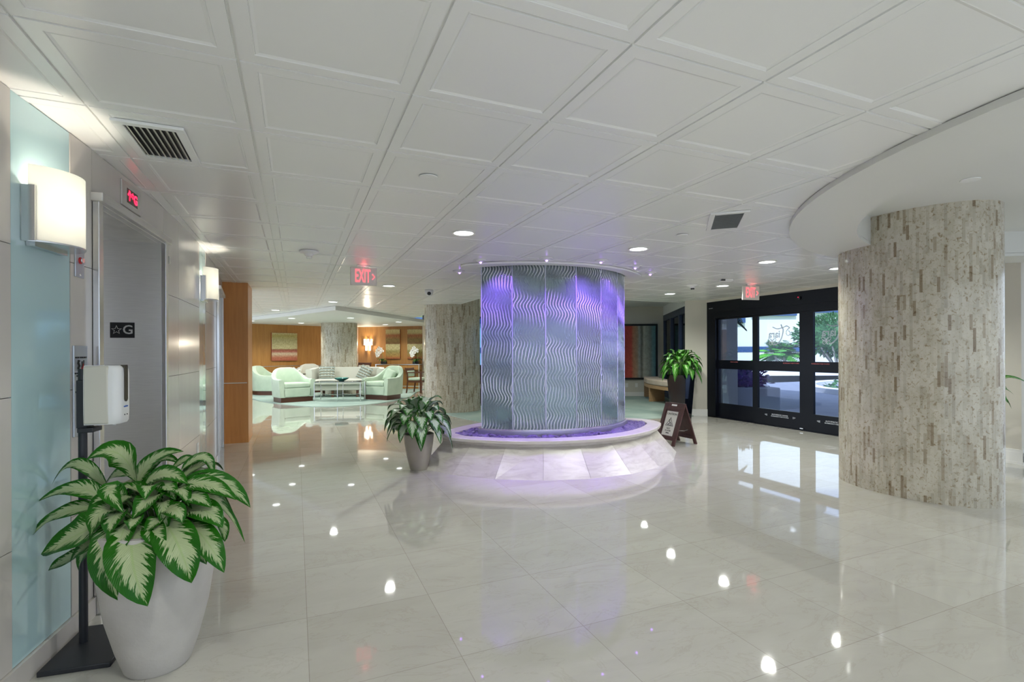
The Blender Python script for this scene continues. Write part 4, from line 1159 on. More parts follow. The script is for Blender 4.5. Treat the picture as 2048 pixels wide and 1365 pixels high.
# body in local coords: x across (+-W2), y from -.035 to -.035-D2
mb = MB(); n = 10
def rsec(z, k):
    # rounded front corners
    pts = [(-W2*k, -.03), (W2*k, -.03)]
    for i in range(7):
        a = i/6*PI/2; pts.append((W2*k-.03*(1-math.cos(a)), -.03-(D2-.03)*k-.03*math.sin(a)))
    for i in range(7):
        a = PI/2-i/6*PI/2; pts.append((-W2*k+.03*(1-math.cos(a)), -.03-(D2-.03)*k-.03*math.sin(a)))
    return [(x, y, z) for x, y in pts]
secs = [rsec(.002, .93), rsec(.012, .985), rsec(.05, 1), rsec(.22, 1), rsec(.245, .985), rsec(.258, .95), rsec(.266, .86)]
nn = len(secs[0]); vs = [p for s in secs for p in s]; fs = []
for j in range(len(secs)-1):
    for i in range(nn): fs.append((j*nn+i, j*nn+(i+1) % nn, (j+1)*nn+(i+1) % nn, (j+1)*nn+i))
fs += [tuple(range(nn)), tuple((len(secs)-1)*nn+i for i in range(nn))]
mb.add(vs, fs); mb.build('cover', G['white_plastic'], dv, angle=40)
MB().box(-W2-.002, W2+.002, -.125, -.028, .004, .264).build('back_housing', G['cream_plastic'], dv, bevel=.008)
ys = -.03-D2-.0005
mb = MB(); pts = []
for i in range(13): a = PI+i/12*PI; pts.append((.016*math.cos(a), .115+.016*math.sin(a)))
pts += [(.016, .262), (-.016, .262)]
mb.prism(pts, 0, .003, Matrix.Translation((0, ys, 0)) @ WT); mb.box(-.016, .016, ys-.002, -.09, .255, .2672)
mb.build('window', G['smoky_plastic'], dv)
text('print', 'sanitizer', .012, mat('blue_ink', (.05, .15, .5), .4), dv, Matrix.Translation((.0, ys-.001, .078)) @ WT)
mb = MB(); disc(mb, -.012, .04, .003, -ys, .002); disc(mb, .012, .04, .003, -ys, .002); mb.build('indicator_dots', G['ink'], dv)
MB().lathe([(.008, 0), (.007, -.012), (.0001, -.013)], 12, Matrix.Translation((0, -.12, .004))).build('nozzle', G['white_plastic'], dv)

# ================================================================ CAUTION SIGN
SP = c2w(2.40, 7.13)
top_l = c2w(2.236, 7.43); top_r = c2w(2.44, 7.02)
d = (top_r-top_l); rz = math.atan2(d.y, d.x)
t = thing('caution_sign', 'dark wood A-frame caution wet floor sign beside the basin', 'sign', ((top_l+top_r)/2).xy.to_3d(), rz)
Wd, Hs, sp = .38, .575, .215
tilt = math.atan2(sp, Hs)
def board(sg, nm):
    M = Matrix.Translation((0, sg*sp, 0)) @ Matrix.Rotation(sg*tilt, 4, 'X'); H2 = Hs/math.cos(tilt)
    mb = MB()
    mb.box(-Wd/2, -Wd/2+.055, -.010, .010, 0, H2, M); mb.box(Wd/2-.055, Wd/2, -.010, .010, 0, H2, M)
    mb.box(-Wd/2+.055, Wd/2-.055, -.010, .010, H2-.10, H2, M); mb.box(-Wd/2+.055, Wd/2-.055, -.010, .010, .075, .125, M)
    mb.box(-Wd/2+.05, Wd/2-.05, -.003, .003, .12, H2-.09, M)
    return mb.build(nm, G['wood_mahogany'], t, angle=0, bevel=.003), M, H2
fb, Mf, H2 = board(-1, 'front_board'); board(1, 'rear_board')
pnl = MB().box(-.105, .105, -.0075, -.004, .135, H2-.125, Mf).build('paper_panel', G['sign_paper'], fb, angle=0)
TX = lambda z, x=0: Mf @ Matrix.Translation((x, -.0082, z)) @ WT
text('sign_text', 'CAUTION', .042, G['ink'], pnl, TX(H2-.165))
text('sign_text', 'WET', .034, G['ink'], pnl, TX(.235)); text('sign_text', 'FLOOR', .034, G['ink'], pnl, TX(.203))
MB().box(-.03, .03, -.009, -.0075, .165, .178, Mf).build('printed_bar', G['ink'], pnl, angle=0)
mb = MB(); mb.tube([Mf @ Vector(p) for p in ((-.07, -.0085, .275), (.07, -.0085, .275), (0, -.0085, .395))], .004, 5, closed=True)
mb.tube([Mf @ Vector(p) for p in ((-.015, -.0085, .345), (.005, -.0085, .325), (-.01, -.0085, .305), (-.03, -.0085, .295))], .005, 5)
mb.tube([Mf @ Vector(p) for p in ((.005, -.0085, .325), (.025, -.0085, .315), (.03, -.0085, .295))], .004, 5)
mb.ball(Mf @ Vector((-.012, -.0085, .360)), .008, 8); mb.tube([Mf @ Vector((-.04, -.0085, .288)), Mf @ Vector((.045, -.0085, .288))], .003, 5)
mb.build('pictogram', G['ink'], pnl)
MB().box(-.05, .05, -.0115, .012, H2-.045, H2-.022, Mf).build('handle_slot', G['trim_white'], fb, angle=0)
MB().box(-Wd/2, Wd/2, -.012, .012, H2*math.cos(tilt)-.012, H2*math.cos(tilt)+.004).build('hinge_rail', G['wood_mahogany'], t, angle=0)
MB().tube([(Wd/2-.03, -sp*.62, .215), (Wd/2-.03, 0, .20), (Wd/2-.03, sp*.62, .215)], .004, 5).build('spreader_chain', G['chrome'], t)

# ================================================================ BENCH
def camarc(pts): return [c2w(*p) for p in pts]
t = thing('curved_bench', 'curved wooden bench with a cream seat cushion under the painting', 'bench', c2w(3.75, 13.3))
org = c2w(3.75, 13.3)
fr = catmull([(3.78, 14.50, 0), (3.62, 13.8, 0), (3.55, 13.1, 0), (3.66, 12.3, 0), (3.86, 11.6, 0)], 6)
bk = catmull([(4.18, 14.45, 0), (4.05, 13.8, 0), (3.99, 13.15, 0), (4.06, 12.5, 0), (4.20, 11.9, 0)], 6)
bk[-1] = Vector((3.98, 11.75, 0)) if False else bk[-1]
def loc(v): return (c2w(v.x, v.y)-org)
F_ = [loc(v) for v in fr]; B_ = [loc(v*1.0) for v in bk]
def scale_to(Fp, Bp, a, b_): return [f.lerp(g, a) for f, g in zip(Fp, Bp)], [f.lerp(g, b_) for f, g in zip(Fp, Bp)]
a1, b1 = scale_to(F_, B_, .0, 1)
MB().prism([p.xy for p in a1]+[p.xy for p in b1[::-1]], .46, .60).build('seat_cushion', G['cushion_cream'], t, bevel=.03, seg=3)
a1, b1 = scale_to(F_, B_, .02, .98)
MB().prism([p.xy for p in a1]+[p.xy for p in b1[::-1]], .37, .455).build('apron', G['wood_light'], t, angle=40)
for k, i in enumerate((0, 12, 22)):
    f_, g_ = F_[i].lerp(B_[i], .03), F_[i].lerp(B_[i], .95); d = g_-f_
    M = Matrix.Translation((f_.x, f_.y, 0)) @ Matrix.Rotation(math.atan2(d.y, d.x), 4, 'Z')
    MB().box(0, d.length, .0, .05, .0, .37, M).build('leg', G['wood_light'], t, angle=0)
# outlets
for X_, lab in ((3.345, 'left white wall outlet under the striped painting'), (3.63, 'right white wall outlet, beside the bench end')):
    p = c2w(X_, 14.75); o = thing('wall_outlet', lab, 'outlet', (p.x, p.y, .33), -TH)
    MB().box(-.04, .04, -.006, 0, -.06, .06).build('plate', G['outlet_white'], o, bevel=.003)
    MB().box(-.016, .016, -.009, -.006, -.035, .035).build('socket', G['trim_white'], o)
# notice plate on the pier behind plant
o = MB().box(-.04, .04, -.008, 0, -.06, .06).build('wall_plate', G['outlet_white']); p = Vector((7.36, 8.05)); o.location = (7.40, 8.02, 1.0); o.rotation_euler.z = math.atan2(-.24, .355)
tag(o, 'white switch plate on the pier just above the black planter', 'switch')

# striped painting
def framed(name, label, p, rz, z, W, H, cm, fm, fwid, depth=.04, cat='painting'):
    t = thing(name, label, cat, (p.x, p.y, z), rz)
    if fwid:
        f = MB(); f.box(-W/2, W/2, -depth, 0, -H/2, -H/2+fwid); f.box(-W/2, W/2, -depth, 0, H/2-fwid, H/2); f.box(-W/2, -W/2+fwid, -depth, 0, -H/2+fwid, H/2-fwid); f.box(W/2-fwid, W/2, -depth, 0, -H/2+fwid, H/2-fwid)
        f.build('frame', fm, t, angle=0)
        w2, h2, y = W/2-fwid, H/2-fwid, -depth*.6
    else: w2, h2, y = W/2, H/2, -depth
    c = MB(); c.add([(-w2, y, -h2), (w2, y, -h2), (w2, y, h2), (-w2, y, h2)], [(0, 1, 2, 3)], uvs=[[(0, 0), (1, 0), (1, 1), (0, 1)]])
    if not fwid: c.box(-w2, w2, y+.001, 0, -h2, h2)
    else: c.box(-w2, w2, y+.001, -.002, -h2, h2)
    c.build('canvas', cm, t, angle=0)
    return t
framed('framed_painting', 'large painting of vertical red, beige and teal stripes in a black frame', c2w(3.55, 14.74), -TH, 1.305, 1.38, 1.62, G['canvas_stripes'], G['black_plastic'], .055, .05)

# ================================================================ LOUNGE
def shell(mb, path, thick, z0, hfun, flare=.03):
    n = len(path); inn = []; P = [Vector(p) for p in path]; N_ = []
    for i in range(n):
        tg = (P[min(i+1, n-1)]-P[max(i-1, 0)]).normalized(); N_.append(Vector((-tg.y, tg.x)))
    vs = []; K = 9
    for i in range(n):
        s = i/(n-1); h = hfun(s); p = P[i]; q = N_[i]
        sec = [(0, z0), (-flare*.5, (z0+h)/2), (-flare, h-.05), (-flare+.012, h-.012), (thick*.45, h), (thick-.01, h-.012), (thick+.004, h-.05), (thick+.01, (z0+h)/2), (thick+.03, z0)]
        for d, z in sec: vs.append((p.x+q.x*d, p.y+q.y*d, z))
    fs = []
    for i in range(n-1):
        for k in range(K-1): fs.append((i*K+k, i*K+k+1, (i+1)*K+k+1, (i+1)*K+k))
        fs.append((i*K+K-1, i*K, (i+1)*K, (i+1)*K+K-1))
    fs += [tuple(range(K)), tuple((n-1)*K+k for k in range(K))]
    mb.add(vs, fs)
def upath(W, D, n=26, back=.5):
    # from front left arm round the back to front right arm, front at -y ; inward normal on the left hand side when walking clockwise
    pts = [(-W/2, -D/2)]
    yb = D/2-back
    for k in range(n+1):
        a = PI-PI*k/n; pts.append((W/2*math.copysign(abs(math.cos(a))**.75, math.cos(a)), yb+back*abs(math.sin(a))**.75))
    pts.append((W/2, -D/2))
    return pts
def sm(a): a = max(0, min(1, a)); return a*a*(3-2*a)
def armchair(name, label, x, y, rz, H=.88, W=.84, D=.86, m='fabric_mint', pillow=False, arm=.60):
    t = thing(name, label, 'armchair', (x, y, .012), rz, None)
    path = upath(W, D)[::-1]
    mb = MB(); shell(mb, path, .10, .13, lambda s: arm+(H-arm)*sm((1-abs(2*s-1))*1.12), .03)
    mb.build('backrest', G[m], t, angle=50)
    seat = [(-W/2+.07, -D/2+.0), (W/2-.07, -D/2+.0), (W/2-.07, .05), (W*.3, D*.36), (-W*.3, D*.36), (-W/2+.07, .05)]
    MB().prism(seat, .13, .37).build('seat_base', G[m], t, bevel=.02)
    cu = [(-W/2+.115, -D/2-.01), (W/2-.115, -D/2-.01), (W/2-.13, .10), (W*.2, D*.28), (-W*.2, D*.28), (-W/2+.13, .10)]
    MB().prism(cu, .372, .50).build('seat_cushion', G[m], t, bevel=.04, seg=4)
    pl_ = [(-W/2+.03, -D/2+.03), (W/2-.03, -D/2+.03), (W/2-.03, .1), (W*.25, D/2-.04), (-W*.25, D/2-.04), (-W/2+.03, .1)]
    MB().prism(pl_, 0, .13).build('plinth', G['wood_dark'], t, angle=40)
    return t
def face(x, y, tx, ty): return math.atan2(ty-y, tx-x)+PI/2
armchair('club_armchair', 'mint green barrel armchair nearest the orange wood panel, turned sideways', -.80, 18.0-.35, R_(62), .90)
armchair('club_armchair', 'pale mint armchair in front, left of the sofa', -.13, 14.95, R_(22), .90, .90, .88)
armchair('club_armchair', 'mint green armchair right of the glass coffee table, facing left', 2.32, 14.55, R_(-50), .92, .88, .88)
armchair('club_armchair', 'cream armchair whose rounded back rises behind the sofa arm', .48, 18.12, R_(10), .93, .84, .86, 'fabric_cream')
def pillow(name, label, x, y, z, rz, tilt_, m, s=.44, cat='pillow', uvflip=False):
    mb = MB(); n = 12; vs = []; fs = []; uv = []
    for sd in (0, 1):
        for j in range(n+1):
            for i in range(n+1):
                a, b_ = -1+2*i/n, -1+2*j/n
                th = (1-a**4)*(1-b_**4); th = max(0, th)**.6*.09
                k = 1-.07*(1-abs(a))*abs(b_)**2; k2 = 1-.07*(1-abs(b_))*abs(a)**2
                vs.append((a*s/2*k2, (th if sd else -th), b_*s/2*k))
    K = (n+1)**2
    for sd in (0, 1):
        for j in range(n):
            for i in range(n):
                q = sd*K+j*(n+1)+i; f = (q, q+1, q+n+2, q+n+1)
                fs.append(f); uv.append([(i/n, j/n), ((i+1)/n, j/n), ((i+1)/n, (j+1)/n), (i/n, (j+1)/n)])
    mb.add(vs, fs, uvs=uv)
    o = mb.build(name, G[m], angle=180); o.location = (x, y, z); o.rotation_euler = (tilt_[0], tilt_[1], rz); tag(o, label, cat); return o
pillow('throw_pillow', 'plain mint pillow lying in the right green armchair', 2.46, 14.66, .66, R_(-50), (R_(-18), .3), 'fabric_mint', .36)
# sofa
sx, sy, srz = 1.42, 15.90, R_(-16)
t = thing('sofa', 'cream upholstered settee with curved arms and square wooden legs', 'sofa', (sx, sy, .012), srz)
W, D = 2.08, .90
path = upath(W, D, 30, .46)[::-1]
mb = MB(); shell(mb, path, .12, .20, lambda s: .86-.03*sm(abs(2*s-1)*3-2), .05); mb.build('backrest', G['fabric_cream'], t, angle=50)
MB().prism([(-W/2+.03, -D/2+.03), (W/2-.03, -D/2+.03), (W/2-.08, .15), (W*.3, D*.42), (-W*.3, D*.42), (-W/2+.08, .15)], .20, .36).build('seat_base', G['fabric_cream'], t, bevel=.02)
MB().prism([(-W/2+.15, -D/2-.06), (W/2-.15, -D/2-.06), (W/2-.19, .12), (W*.25, D*.30), (-W*.25, D*.30), (-W/2+.19, .12)], .362, .52).build('seat_cushion', G['fabric_cream'], t, bevel=.045, seg=4)
for x in (-W/2+.09, W/2-.09, -.35, .35):
    MB().box(x-.035, x+.035, -D/2+.06, -D/2+.13, 0, .20).build('leg', G['wood_dark'], t, angle=0)
for x in (-W/2+.3, W/2-.3): MB().box(x-.03, x+.03, D/2-.25, D/2-.19, 0, .20).build('leg', G['wood_dark'], t, angle=0)
def onsofa(lx, ly): 
    c_, s_ = math.cos(srz), math.sin(srz); return sx+lx*c_-ly*s_, sy+lx*s_+ly*c_
x, y = onsofa(-.60, .02); pillow('throw_pillow', 'patterned grey pillow leaning on the left end of the sofa', x, y, .70, srz+.15, (R_(-20), 0), 'pillow_pattern', .46)
x, y = onsofa(.50, .0); pillow('throw_pillow', 'olive patterned pillow tilted against the right end of the sofa', x, y, .70, srz-.5, (R_(-22), .35), 'pillow_pattern', .44)
# coffee table
tc0 = Vector((1.10, 14.45, .012)); trz = R_(-19)
t = thing('coffee_table', 'chrome legged glass coffee table in front of the sofa', 'table', tc0, trz)
MB().prism([(-.60, -.28), (.60, -.28), (.62, .0), (.60, .28), (-.60, .28), (-.62, 0)], .515, .530).build('tabletop', G['table_glass'], t, bevel=.003)
mb = MB(); mb.tube([(-.6, -.28, .508), (.6, -.28, .508), (.62, 0, .508), (.6, .28, .508), (-.6, .28, .508), (-.62, 0, .508)], .011, 8, closed=True); mb.build('top_rail', G['chrome'], t)
for x in (-.6, 0, .6):
    for y in (-.28, .28): MB().tube([(x, y, 0), (x, y, .51)], .011, 8).build('leg', G['chrome'], t)
mb = MB(); mb.tube([(-.6, -.28, .17), (.0, .28, .17), (.6, -.28, .17)], .008, 6); mb.tube([(-.6, .28, .17), (.0, -.28, .17), (.6, .28, .17)], .008, 6); mb.build('stretcher', G['chrome'], t)
o = MB().lathe([(.0001, 0), (.06, 0), (.075, .012), (.16, .05), (.205, .085), (.20, .09), (.15, .065), (.0001, .045)], 32).build('decorative_bowl', G['bowl_teal']); o.location = (1.13, 14.40, .543)
tag(o, 'teal glazed shallow bowl on the coffee table', 'bowl')
# side table with white flowers
t = thing('side_table', 'dark topped chrome side table between the mint armchairs', 'table', (.02, 17.62, .012))
MB().prism(circle(.27, 24, (0, 0)), .60, .625).build('tabletop', G['black_plastic'], t)
for k in range(3):
    a = k*2*PI/3+.4; MB().tube([(.2*math.cos(a), .2*math.sin(a), 0), (.2*math.cos(a), .2*math.sin(a), .60)], .012, 6).build('leg', G['chrome'], t)
t = thing('flower_arrangement', 'low white orchid arrangement on the dark side table', 'flowers', (-.05, 17.60, .637))
MB().lathe([(.0001, 0), (.09, 0), (.13, .06), (.12, .06), (.0001, .05)], 20).build('dish', G['petal'], t)
mb = MB(); rn = random.Random(4)
def petals(mb, c, r, rn):
    for k in range(5):
        a = k*2*PI/5+rn.uniform(0, 1); d = Vector((math.cos(a)*.8, -.35, math.sin(a))).normalized()
        mb.ball(Vector(c)+d*r*.55, r*.5, 8, (1, .45, 1)) if False else mb.lathe([(.0001, -.003), (r*.42, 0), (r*.36, .006), (.0001, .008)], 8, Matrix.Translation(Vector(c)+Vector((math.cos(a)*r*.55, 0, math.sin(a)*r*.55))) @ Matrix.Rotation(PI/2+rn.uniform(-.4, .4), 4, 'X'))
for k in range(16): petals(mb, (rn.uniform(-.22, .20), rn.uniform(-.12, .1), .10+rn.uniform(-.02, .07)), .055, rn)
mb.build('petals', G['petal'], t)
mb = MB()
for k in range(7): addleaf(mb, (0, 0, .04), (rn.uniform(-.14, .14), -.05, .09), (rn.uniform(-.28, .28), rn.uniform(-.15, .1), .04), .05, seed=k)
mb.build('leaves', G['leaf_green'], t)

# things along the right part of the wood wall (segment WP[3]->WP[4] and WP[2]->WP[3])
def onwall(i, dist, z, off=0.0):
    p, q = WP[i], WP[i+1]; d = (q-p).normalized(); nrm = Vector((d.y, -d.x))
    r = p+d*dist+nrm*off; return Vector((r.x, r.y, z)), math.atan2(d.y, d.x)
def at_u(i, u):      # distance along wall piece i where image column u looks
    a = (u-1024.)/1010; dr = c2w(a, 1).xy
    p, q = WP[i], WP[i+1]; d = (q-p).normalized()
    den = dr.x*d.y-dr.y*d.x; s = (p.x*dr.y-p.y*dr.x)/(-(d.x*dr.y-d.y*dr.x)) if abs(den) > 1e-9 else 0
    return s
# left painting
s_ = at_u(1, 568); p, a = onwall(1, s_, 0); 
Yc = p.x*math.sin(TH)+p.y*math.cos(TH)
framed('wall_painting', 'square abstract painting, olive above red field, on the left wood wall', p, a, CAMH+(704-692.5)*Yc/1010, 49/1010*Yc*1.03, 55/1010*Yc, G['canvas_field'], None, 0, .06)
def pic(u0, u1, v0, v1, lab, nm):
    s0, s1 = at_u(3, u0), at_u(3, u1); s_ = (s0+s1)/2; p, a = onwall(3, s_, 0); Yc = p.x*math.sin(TH)+p.y*math.cos(TH)
    framed(nm, lab, p, a, CAMH+(704+1-(v0+v1)/2)*Yc/1010, s1-s0, (v1-v0)/1010*Yc, G['canvas_bands'], None, 0, .06)
    return s_
pic(773, 801.5, 659.5, 718, 'left one of the two tall banded paintings above the console', 'wall_painting')
pic(816, 846, 659.5, 718, 'right tall banded painting, partly behind the middle column', 'wall_painting')
# crystal sconce
s_ = at_u(3, 738); i_ = 3
p, a = onwall(3, s_, 1.64)
t = thing('crystal_sconce', 'glowing tiered crystal wall lamp on the wood wall', 'wall lamp', p, a)
for (x, z) in ((-.13, .06), (0, .06), (.13, .06), (-.065, -.14), (.065, -.14)):
    for k in (-.028, 0, .028):
        MB().box(x+k-.010, x+k+.010, -.07, -.055, z-.12, z+.10, None).build('crystal_bar', G['crystal'], t, angle=0)
MB().box(-.15, .15, -.05, 0, -.04, .06).build('mount', G['chrome'], t, bevel=.006)
lamp('crystal_lamp', 'POINT', (0, -.14, .0), 16, (1, .88, .68), .05, parent=t)
# console
s0, s1 = at_u(3, 760), at_u(3, 847)
p, a = onwall(3, s0, 0.012, .02)
t = thing('console_table', 'chrome and stone wall console below the paired paintings', 'console', p, a)
ln = s1-s0
MB().box(0, ln, -.36, -.02, .865, .885).build('tabletop', G['steel_bright'], t, angle=0)
mb = MB(); mb.box(.02, ln-.02, -.34, -.05, .70, .86); mb.build('apron', G['wood_panel'], t, angle=0)
for x in (.02, ln*.54, ln-.03):
    MB().box(x-.012, x+.012, -.355, -.33, 0, .865).build('leg', G['chrome'], t, angle=0)
MB().box(.3*ln, ln, -.352, -.33, .10, .125).build('lower_rail', G['chrome'], t, angle=0)
def orchid(s, label, side=-1):
    p, a = onwall(3, s, .885+.012, .22)
    t = thing('potted_orchid', label, 'orchid', p, a)
    MB().lathe([(.0001, 0), (.05, 0), (.065, .10), (.055, .10), (.0001, .09)], 16).build('pot', G['black_plastic'], t)
    st = catmull([(0, 0, .09), (side*-.02, 0, .30), (side*.03, 0, .50), (side*.16, 0, .56), (side*.22, 0, .40)], 6)
    MB().tube(st, .006, 6).build('stem', G['stem_green'], t)
    mb = MB(); rn = random.Random(int(s*10))
    for c_ in ((.12, .60), (.04, .56), (.17, .50), (.08, .46), (.20, .42), (.12, .38), (.17, .33), (-.02, .50)): petals(mb, (side*c_[0], -.03+rn.uniform(-.03, .02), c_[1]-.03), .075, rn)
    mb.build('petals', G['petal'], t)
    mb = MB()
    for k in range(7):
        a_ = k*.9; addleaf(mb, (0, 0, .08), (.11*math.cos(a_), .06*math.sin(a_)-.03, .18), (.24*math.cos(a_), .1*math.sin(a_)-.03, .13+.1*math.sin(k*2.1)), .07, seed=k)
    mb.build('leaves', G['leaf_green'], t)
orchid(at_u(3, 770), 'white orchid in a black pot on the left end of the console')
orchid(at_u(3, 839), 'white orchid on the console, cut off by the middle column')
for u_, lab in ((776.5, 'small clipped green plant next to the left orchid'), (834, 'small clipped green plant alone on the right of the console')):
    p, a = onwall(3, at_u(3, u_), .897, .24)
    t = thing('small_potted_plant', lab, 'plant', p, a)
    MB().box(-.05, .05, -.05, .05, 0, .085).build('pot', G['black_plastic'], t, angle=0)
    mb = MB(); rn = random.Random(int(u_))
    for k in range(26):
        a_ = rn.uniform(0, 6.28); r = rn.uniform(0, .07)
        addleaf(mb, (r*math.cos(a_)*.6, r*math.sin(a_)*.6, .08), (r*math.cos(a_), r*math.sin(a_), .115), (r*1.2*math.cos(a_), r*1.2*math.sin(a_), .135), .02, seed=k, nl=4, nx=2)
    mb.build('leaves', G['leaf_green'], t)
# side chairs
def sidechair(x, y, rz, label, wood='wood_dark', fab='fabric_mint', H=.92):
    t = thing('side_chair', label, 'chair', (x, y, .012), rz)
    MB().box(-.25, .25, -.25, .22, .40, .49).build('seat', G[fab], t, bevel=.025, seg=3)
    MB().box(-.27, .27, -.27, .24, .34, .40).build('seat_frame', G[wood], t, angle=0)
    for sx_ in (-.245, .245):
        MB().box(sx_-.025, sx_+.025, -.265, -.215, 0, .66).build('leg', G[wood], t, angle=0)
        mb = MB(); mb.tube([(sx_, .28, 0), (sx_, .23, .38), (sx_, .25, .62), (sx_, .32, H)], .026, 6); mb.build('leg', G[wood], t)
        MB().box(sx_-.03, sx_+.03, -.28, .28, .64, .67).build('armrest', G[wood], t, angle=0)
    MB().box(-.245, .245, .27, .31, H-.10, H, Matrix.Rotation(0, 4, 'X')).build('top_rail', G[wood], t, bevel=.01)
    MB().box(-.22, .22, .235, .30, .52, H-.09).build('back_pad', G[fab], t, bevel=.02)
    return t
p, a = onwall(3, at_u(3, 736), .012, .62); sidechair(p.x, p.y, a-.1, 'wood framed cream chair behind the right end of the sofa', 'wood_dark', 'fabric_cream', .94)
p = c2w(-3.04, 16.3); sidechair(p.x, p.y, -TH+1.25, 'dark wood armchair with a pale green seat beside the middle column', 'wood_dark', 'fabric_mint', .80)
# chair and low table glimpsed left of the fountain
p = c2w(-.55, 12.6); t_ = sidechair(p.x, p.y, -TH-1.4, 'dark chair with a pale back glimpsed left of the fountain glass', 'black_metal', 'fabric_cream', .98)
p = c2w(-1.05, 13.6)
t = thing('low_table', 'orange wood low table glimpsed between the column and the fountain', 'table', (p.x, p.y, .012), -TH)
MB().box(-.45, .45, -.3, .3, .42, .60).build('tabletop', G['wood_orange'], t, angle=0, bevel=.01)
for x in (-.4, .4):
    for y in (-.25, .25): MB().box(x-.03, x+.03, y-.03, y+.03, 0, .42).build('leg', G['wood_dark'], t, angle=0)

# ================================================================ OUTSIDE
o = MB().box(7.95, 90, -40, 90, -.14, -.02).build('ground_driveway', G['asphalt'], angle=0); struct(o, 'driveway outside the doors')
def outbox(X0, X1, Y0, Y1, z0, z1):   # axis aligned in view frame
    P = [c2w(X0, Y0), c2w(X1, Y0), c2w(X1, Y1), c2w(X0, Y1)]
    return MB().prism([q.xy for q in P], z0, z1)
o = outbox(8, 75, 35.8, 50, -.02, .10).build('ground_lawn', G['grass'], angle=0); tag(o, 'strip of bright lawn across the driveway', 'lawn', kind='stuff')
o = outbox(9, 75, 27, 33.5, -.02, -.01).build('pavement', G['curb_white'], angle=0); struct(o)
# entrance pillar outside
P0 = c2w(4.66, 10.95)
o = MB().box(-.16, .16, -.16, .16, -.02, 3.6).build('outdoor_pillar', G['building_white']); o.location = (P0.x, P0.y, 0); o.rotation_euler.z = -TH; tag(o, 'white pillar just outside the left door panel', 'pillar')
o.scale = (1, 1, 1)
# canopy slab outside keeps the front of the drive in shade
o = MB().box(7.9, 13.5, 2.0, 11.5, 3.2, 3.4).build('entrance_canopy', G['building_white'], angle=0); tag(o, 'white canopy over the entrance outside the doors', 'canopy')
# planter box with purple shrub
t = thing('planter_box', 'grey concrete planter box with purple shrub outside the doors', 'planter', c2w(5.7, 12.3), -TH)
MB().box(-.95, .36, -.9, .9, -.02, .48).build('box', G['concrete_out'], t, bevel=.02)
def bush(name, label, cat, c, rad, n, m, seed, ls=.12, parent=None, flat=False):
    mb = MB(); rn = random.Random(seed)
    for k in range(n):
        while True:
            v_ = Vector((rn.uniform(-1, 1), rn.uniform(-1, 1), rn.uniform(-1, 1)))
            if v_.length < 1 and v_.length > .55: break
        if flat and v_.z < 0: v_.z *= .2
        p = Vector((v_.x*rad[0], v_.y*rad[1], v_.z*rad[2])); d = v_.normalized()
        tp = p+(d+Vector((rn.uniform(-.5, .5), rn.uniform(-.5, .5), rn.uniform(-.3, .5)))).normalized()*ls*rn.uniform(.7, 1.4)
        addleaf(mb, p, (p+tp)/2+Vector((0, 0, ls*.1)), tp, ls*.42, seed=k, nl=3, nx=2, ref=d)
    # leafy core
    mb.add(*core(rad, .8)); 
    o = mb.build(name, G[m], parent)
    if parent is None: o.location = c; tag(o, label, cat)
    else: o.location = c
    return o
def core(rad, k):
    bm = bmesh.new(); bmesh.ops.create_icosphere(bm, subdivisions=3, radius=1)
    vs = []; 
    for v_ in bm.verts:
        s = k*(1+.16*noise.noise(v_.co*3)); vs.append((v_.co.x*rad[0]*s, v_.co.y*rad[1]*s, v_.co.z*rad[2]*s))
    fs = [tuple(v_.index for v_ in f.verts) for f in bm.faces]; bm.free(); return vs, fs
bush('shrub', None, None, (-.33, 0, .60), (.78, .8, .40), 700, 'purple_shrub', 3, .12, t)
# hedge on the round island, curved kerb
isl = [c2w(15.2+5.4*math.cos(a), 15.6+5.4*math.sin(a)) for a in [2*PI*k/40 for k in range(40)]]
isi = [c2w(15.2+5.0*math.cos(a), 15.6+5.0*math.sin(a)) for a in [2*PI*k/40 for k in range(40)]]
o = MB().ring([p.xy for p in isl], [p.xy for p in isi], -.02, .13).build('island_curb', G['curb_white']); tag(o, 'pale curved kerb round the planted island outside', 'curb')
p = c2w(15.2, 15.6)
b_ = bush('hedge', 'low dark hedge on the island behind the right door pane', 'hedge', (p.x, p.y, -.15), (4.75, 4.75, .95), 4200, 'leaf_dark_green', 8, .20)
# back building
t = thing('building', 'white building wall with blue window and painted shadow bands beyond the lawn', 'building', c2w(20, 52), -TH)
MB().box(-40, 40, 0, 1.5, 0, 13).build('wall', G['building_white'], t, angle=0)
MB().box(-40, 40, -.25, 0, 1.2, 1.75).build('window', G['building_blue'], t, angle=0)
MB().box(-40, 3.9, -.35, 0, 4.2, 6.6).build('window', G['building_blue'], t, angle=0)  # dark blue slab painted in for the shadow high on the wall
def roundrect(x0, x1, z0, z1, r):
    pts = [(x0, z0), (x1, z0)]
    for k in range(9): a = k/8*PI/2; pts.append((x1-r+r*math.cos(a), z1-r+r*math.sin(a)))
    pts.append((x0, z1)); return pts
MB().prism(roundrect(4.6, 9.2, 4.9, 6.7, 1.4), 0, .3, Matrix.Translation((0, 0, 0)) @ WT).build('window', G['building_blue'], t)
MB().box(10.5, 40, -.4, 0, 5.2, 6.9).build('window', G['building_blue'], t, angle=0)
MB().box(-40, 40, -1.2, -1.1, 0, 1.15).build('fence', G['building_white'], t, angle=0)
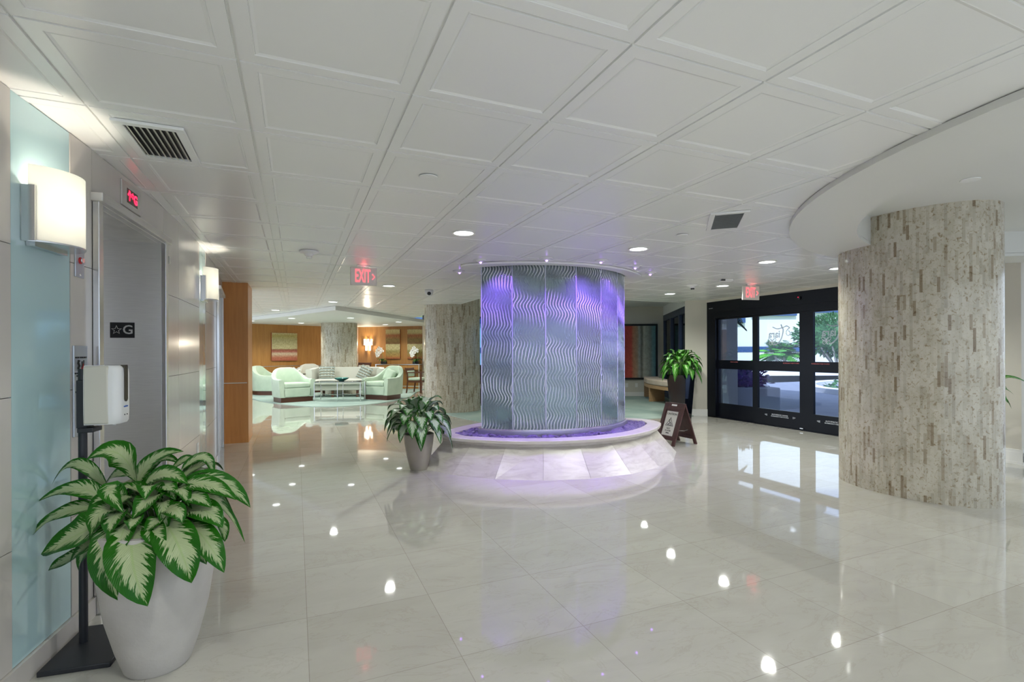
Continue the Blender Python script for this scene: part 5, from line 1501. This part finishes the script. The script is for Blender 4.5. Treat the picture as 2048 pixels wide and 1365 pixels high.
# fan palm in panel 2
def palm(name, label, c, h, n, fl, m, tr=.07, seed=1, trunks=((0, 0),), droop=.5, lw=.10, nl=14):
    t = thing(name, label, 'palm', c, 0)
    for (dx, dy) in trunks:
        MB().tube([(dx, dy, -.05), (dx*1.3, dy*1.3, h*.5), (dx*1.8, dy*1.8, h)], tr, 8).build('trunk', G['trunk'], t)
    mb = MB(); rn = random.Random(seed)
    for k in range(n):
        dx, dy = trunks[k % len(trunks)]; base = Vector((dx*1.8, dy*1.8, h))
        az = rn.uniform(0, 6.28); el = rn.uniform(.0, 1.4) if tr > .06 else rn.uniform(-.1, 1.2); L_ = fl*rn.uniform(.75, 1.1)
        d = Vector((math.cos(az)*math.cos(el), math.sin(az)*math.cos(el), math.sin(el)))
        pts = [base+d*L_*s-Vector((0, 0, droop*L_*s*s)) for s in [i/nl for i in range(nl+1)]]
        mb.tube(pts, .012, 4)
        for i in range(2, nl):
            tg = (pts[i+1]-pts[i]).normalized(); sd = tg.cross(Vector((0, 0, 1))).normalized()
            for sg in (-1, 1):
                ll = fl*.33*math.sin(PI*(i/nl)**.8)+.05
                tip = pts[i]+(sd*sg+tg*.7-Vector((0, 0, .35))).normalized()*ll
                addleaf(mb, pts[i], (pts[i]+tip)/2, tip, lw, seed=k, nl=3, nx=1)
    mb.build('fronds', G[m], t)
    return t
p = c2w(18.6, 34.5); palm('palm_tree', 'bushy green palm clump seen through the middle door pane', (p.x, p.y, .05), 1.0, 80, 1.75, 'palm_green', .07, 2, ((0, 0), (.35, .2), (-.4, .1)), .45, .13, 12)
p = c2w(5.92, 14.3); 
t = palm('palm_tree', 'dark palm with drooping fronds beside the outside pillar', (p.x, p.y, -.02), 2.35, 16, .82, 'palm_dark', .05, 5, ((0, 0),), .85, .05, 14)
# clipped tree in panel 3
p = c2w(21.6, 33.5)
t = thing('topiary_tree', 'rounded clipped tree with forked bare branches behind the right door pane', 'tree', (p.x, p.y, .1))
mb = MB(); rn = random.Random(8)
for k in range(9):
    a = k*.7; mb.tube([(.1*math.cos(a), .1*math.sin(a), -.1), (.5*math.cos(a), .5*math.sin(a), .6), (1.2*math.cos(a), 1.2*math.sin(a), 1.5)], .06, 6)
mb.build('branches', G['trunk'], t)
bush('crown', None, None, (.3, 0, 2.25), (2.7, 2.7, 1.35), 3400, 'leaf_dark_green', 12, .28, t)
# greenery outside windows
for i, (X_, Y_, lab) in enumerate(((6.1, 17.5, 'leafy shrub outside the window right of the painting'), (.2, 18.0, 'dark shrub outside the windows behind the fountain'))):
    p = c2w(X_, Y_); bush('garden_shrub', lab, 'shrub', (p.x, p.y, .95), (1.1, 1.1, 1.15), 1100, 'leaf_dark_green', 20+i, .22)
o = MB().box(3.0, 30, 15.2, 60, -.14, -.02).build('ground_garden', G['grass'], angle=0); struct(o)
